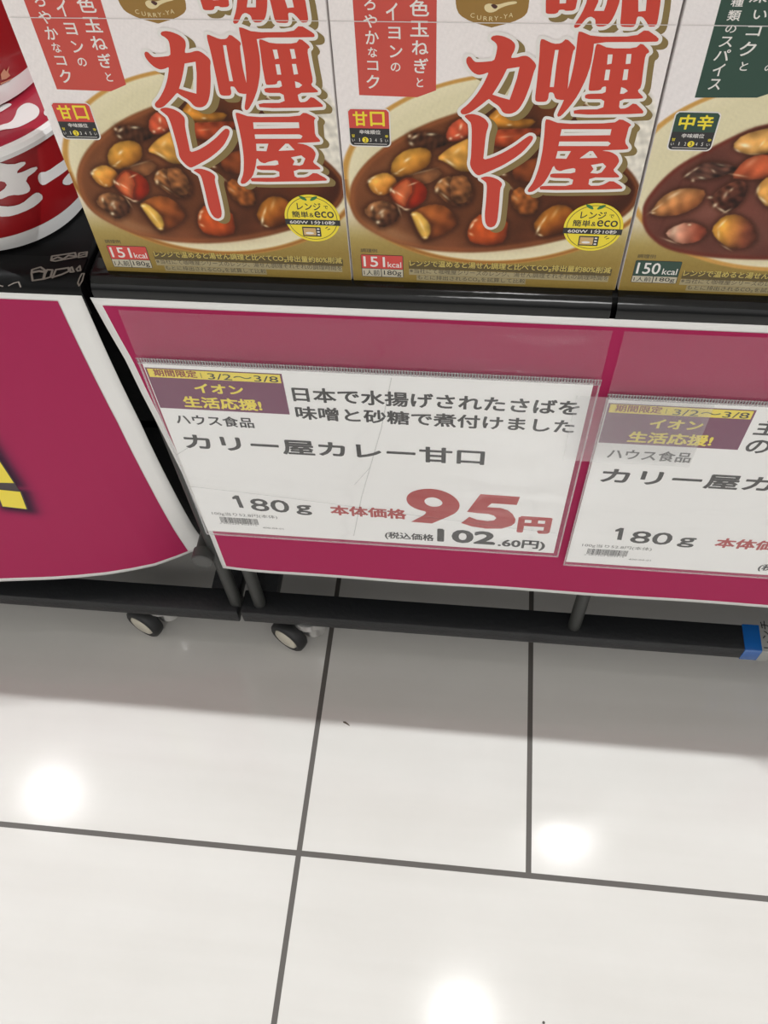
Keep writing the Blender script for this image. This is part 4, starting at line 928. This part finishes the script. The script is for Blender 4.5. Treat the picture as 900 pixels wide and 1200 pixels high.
def lidp(*P): return [((onZ(*p, ZS + lz + .0008).x - CUX), (onZ(*p, ZS + lz + .0008).y - CUY)) for p in g5(*P)]
for P in ([(-80, 540), (0, 492), (60, 478), (85, 440), (95, 400), (150, 365), (215, 395), (212, 445), (150, 482), (90, 510), (0, 518), (-60, 560)], [(230, 430), (260, 380), (300, 400), (260, 450)], [(-60, 440), (0, 425), (40, 400), (70, 380), (40, 372), (-60, 410)]):
    L.poly(chaikin(lidp(*P), 2))
L.build('lid_lettering', CUPG, lid, lambda u, v: Vector((u, v, lz + .0009)))
ztop = ZS + lz + .0012
up = cup('upper red noodle cup, stacked on the lid of another at the left edge', CUX - .004, CUY + .012, ztop)
lathe('lid', [(0, lz + .0006), (R1 - .002, lz + .0006), (R1 + .0012, lz + .0004), (R1 + .0012, lz - .0006)], LIDM, up, n=96)
L = Lay()
def on_cup2(P): return [(a * .06, z) for a, z in (cup_inv(*p, (CUX - .004, CUY + .012), ztop) for p in P)]
for P in ([(5, 245), (0, 215), (18, 185), (30, 200), (46, 170), (40, 205), (52, 222), (30, 240)], [(0, 262), (60, 236), (62, 242), (0, 270)]): L.poly(on_cup2(g5(*P)))
L.build('small_print', mat('print_tan_small', (196, 138, 110), .4), up, cup_fn(.0007), .004)

# ================================================================ CEILING LAMPS
def emis(name, s):
    m = bpy.data.materials.new(name); m.use_nodes = True; b = m.node_tree.nodes['Principled BSDF']
    b.inputs['Emission Color'].default_value = (1, .99, .98, 1); b.inputs['Emission Strength'].default_value = s; return m
LENS = emis('lamp_lens', 45); RING = mat('lamp_ring', (235, 235, 235), .4)
spots = []
for (px, py) in ((62, 930), (660, 975), (540, 1190)):
    r = ray(px, py); k = (H + LAMP_Z) / -r[2]; spots.append((r[0] * k, r[1] * k))
names = ['recessed ceiling lamp over the left end, behind the noodle cups', 'recessed ceiling lamp over the right end of the shelf', 'recessed ceiling lamp over the aisle, nearest the camera']
for (x, y), lb in zip(spots, names):
    t = thing('ceiling_lamp', lb, 'ceiling lamp', (x, y, LAMP_Z), 'recessed ceiling lamps')
    lathe('ring', [(.085, 0), (.10, -.002), (.10, -.008), (.085, -.010), (.08, -.004)], RING, t)
    lathe('lens', [(0, -.004), (.08, -.004)], LENS, t)

# a small dark fleck lying on the tile
fp = onZ(406, 847, 0); bm = bmesh.new()
vs = [(-.0034, .0010), (-.0012, .0012), (.0030, -.0018), (.0036, -.0030), (.0006, -.0016), (-.0030, -.0002)]
A = [bm.verts.new((x, y, .0001)) for x, y in vs]; B = [bm.verts.new((x * .7, y * .7, .0007)) for x, y in vs]
bm.faces.new(A[::-1]); bm.faces.new(B)
for i in range(6): bm.faces.new((A[i], A[(i + 1) % 6], B[(i + 1) % 6], B[i]))
bmesh.ops.recalc_face_normals(bm, faces=bm.faces)
fk = tag(obj('debris_fleck', bm, mat('fleck_brown', (74, 62, 52), .8)), 'tiny dark fleck of debris on the middle floor tile', 'debris'); fk.location = (fp.x, fp.y, 0)
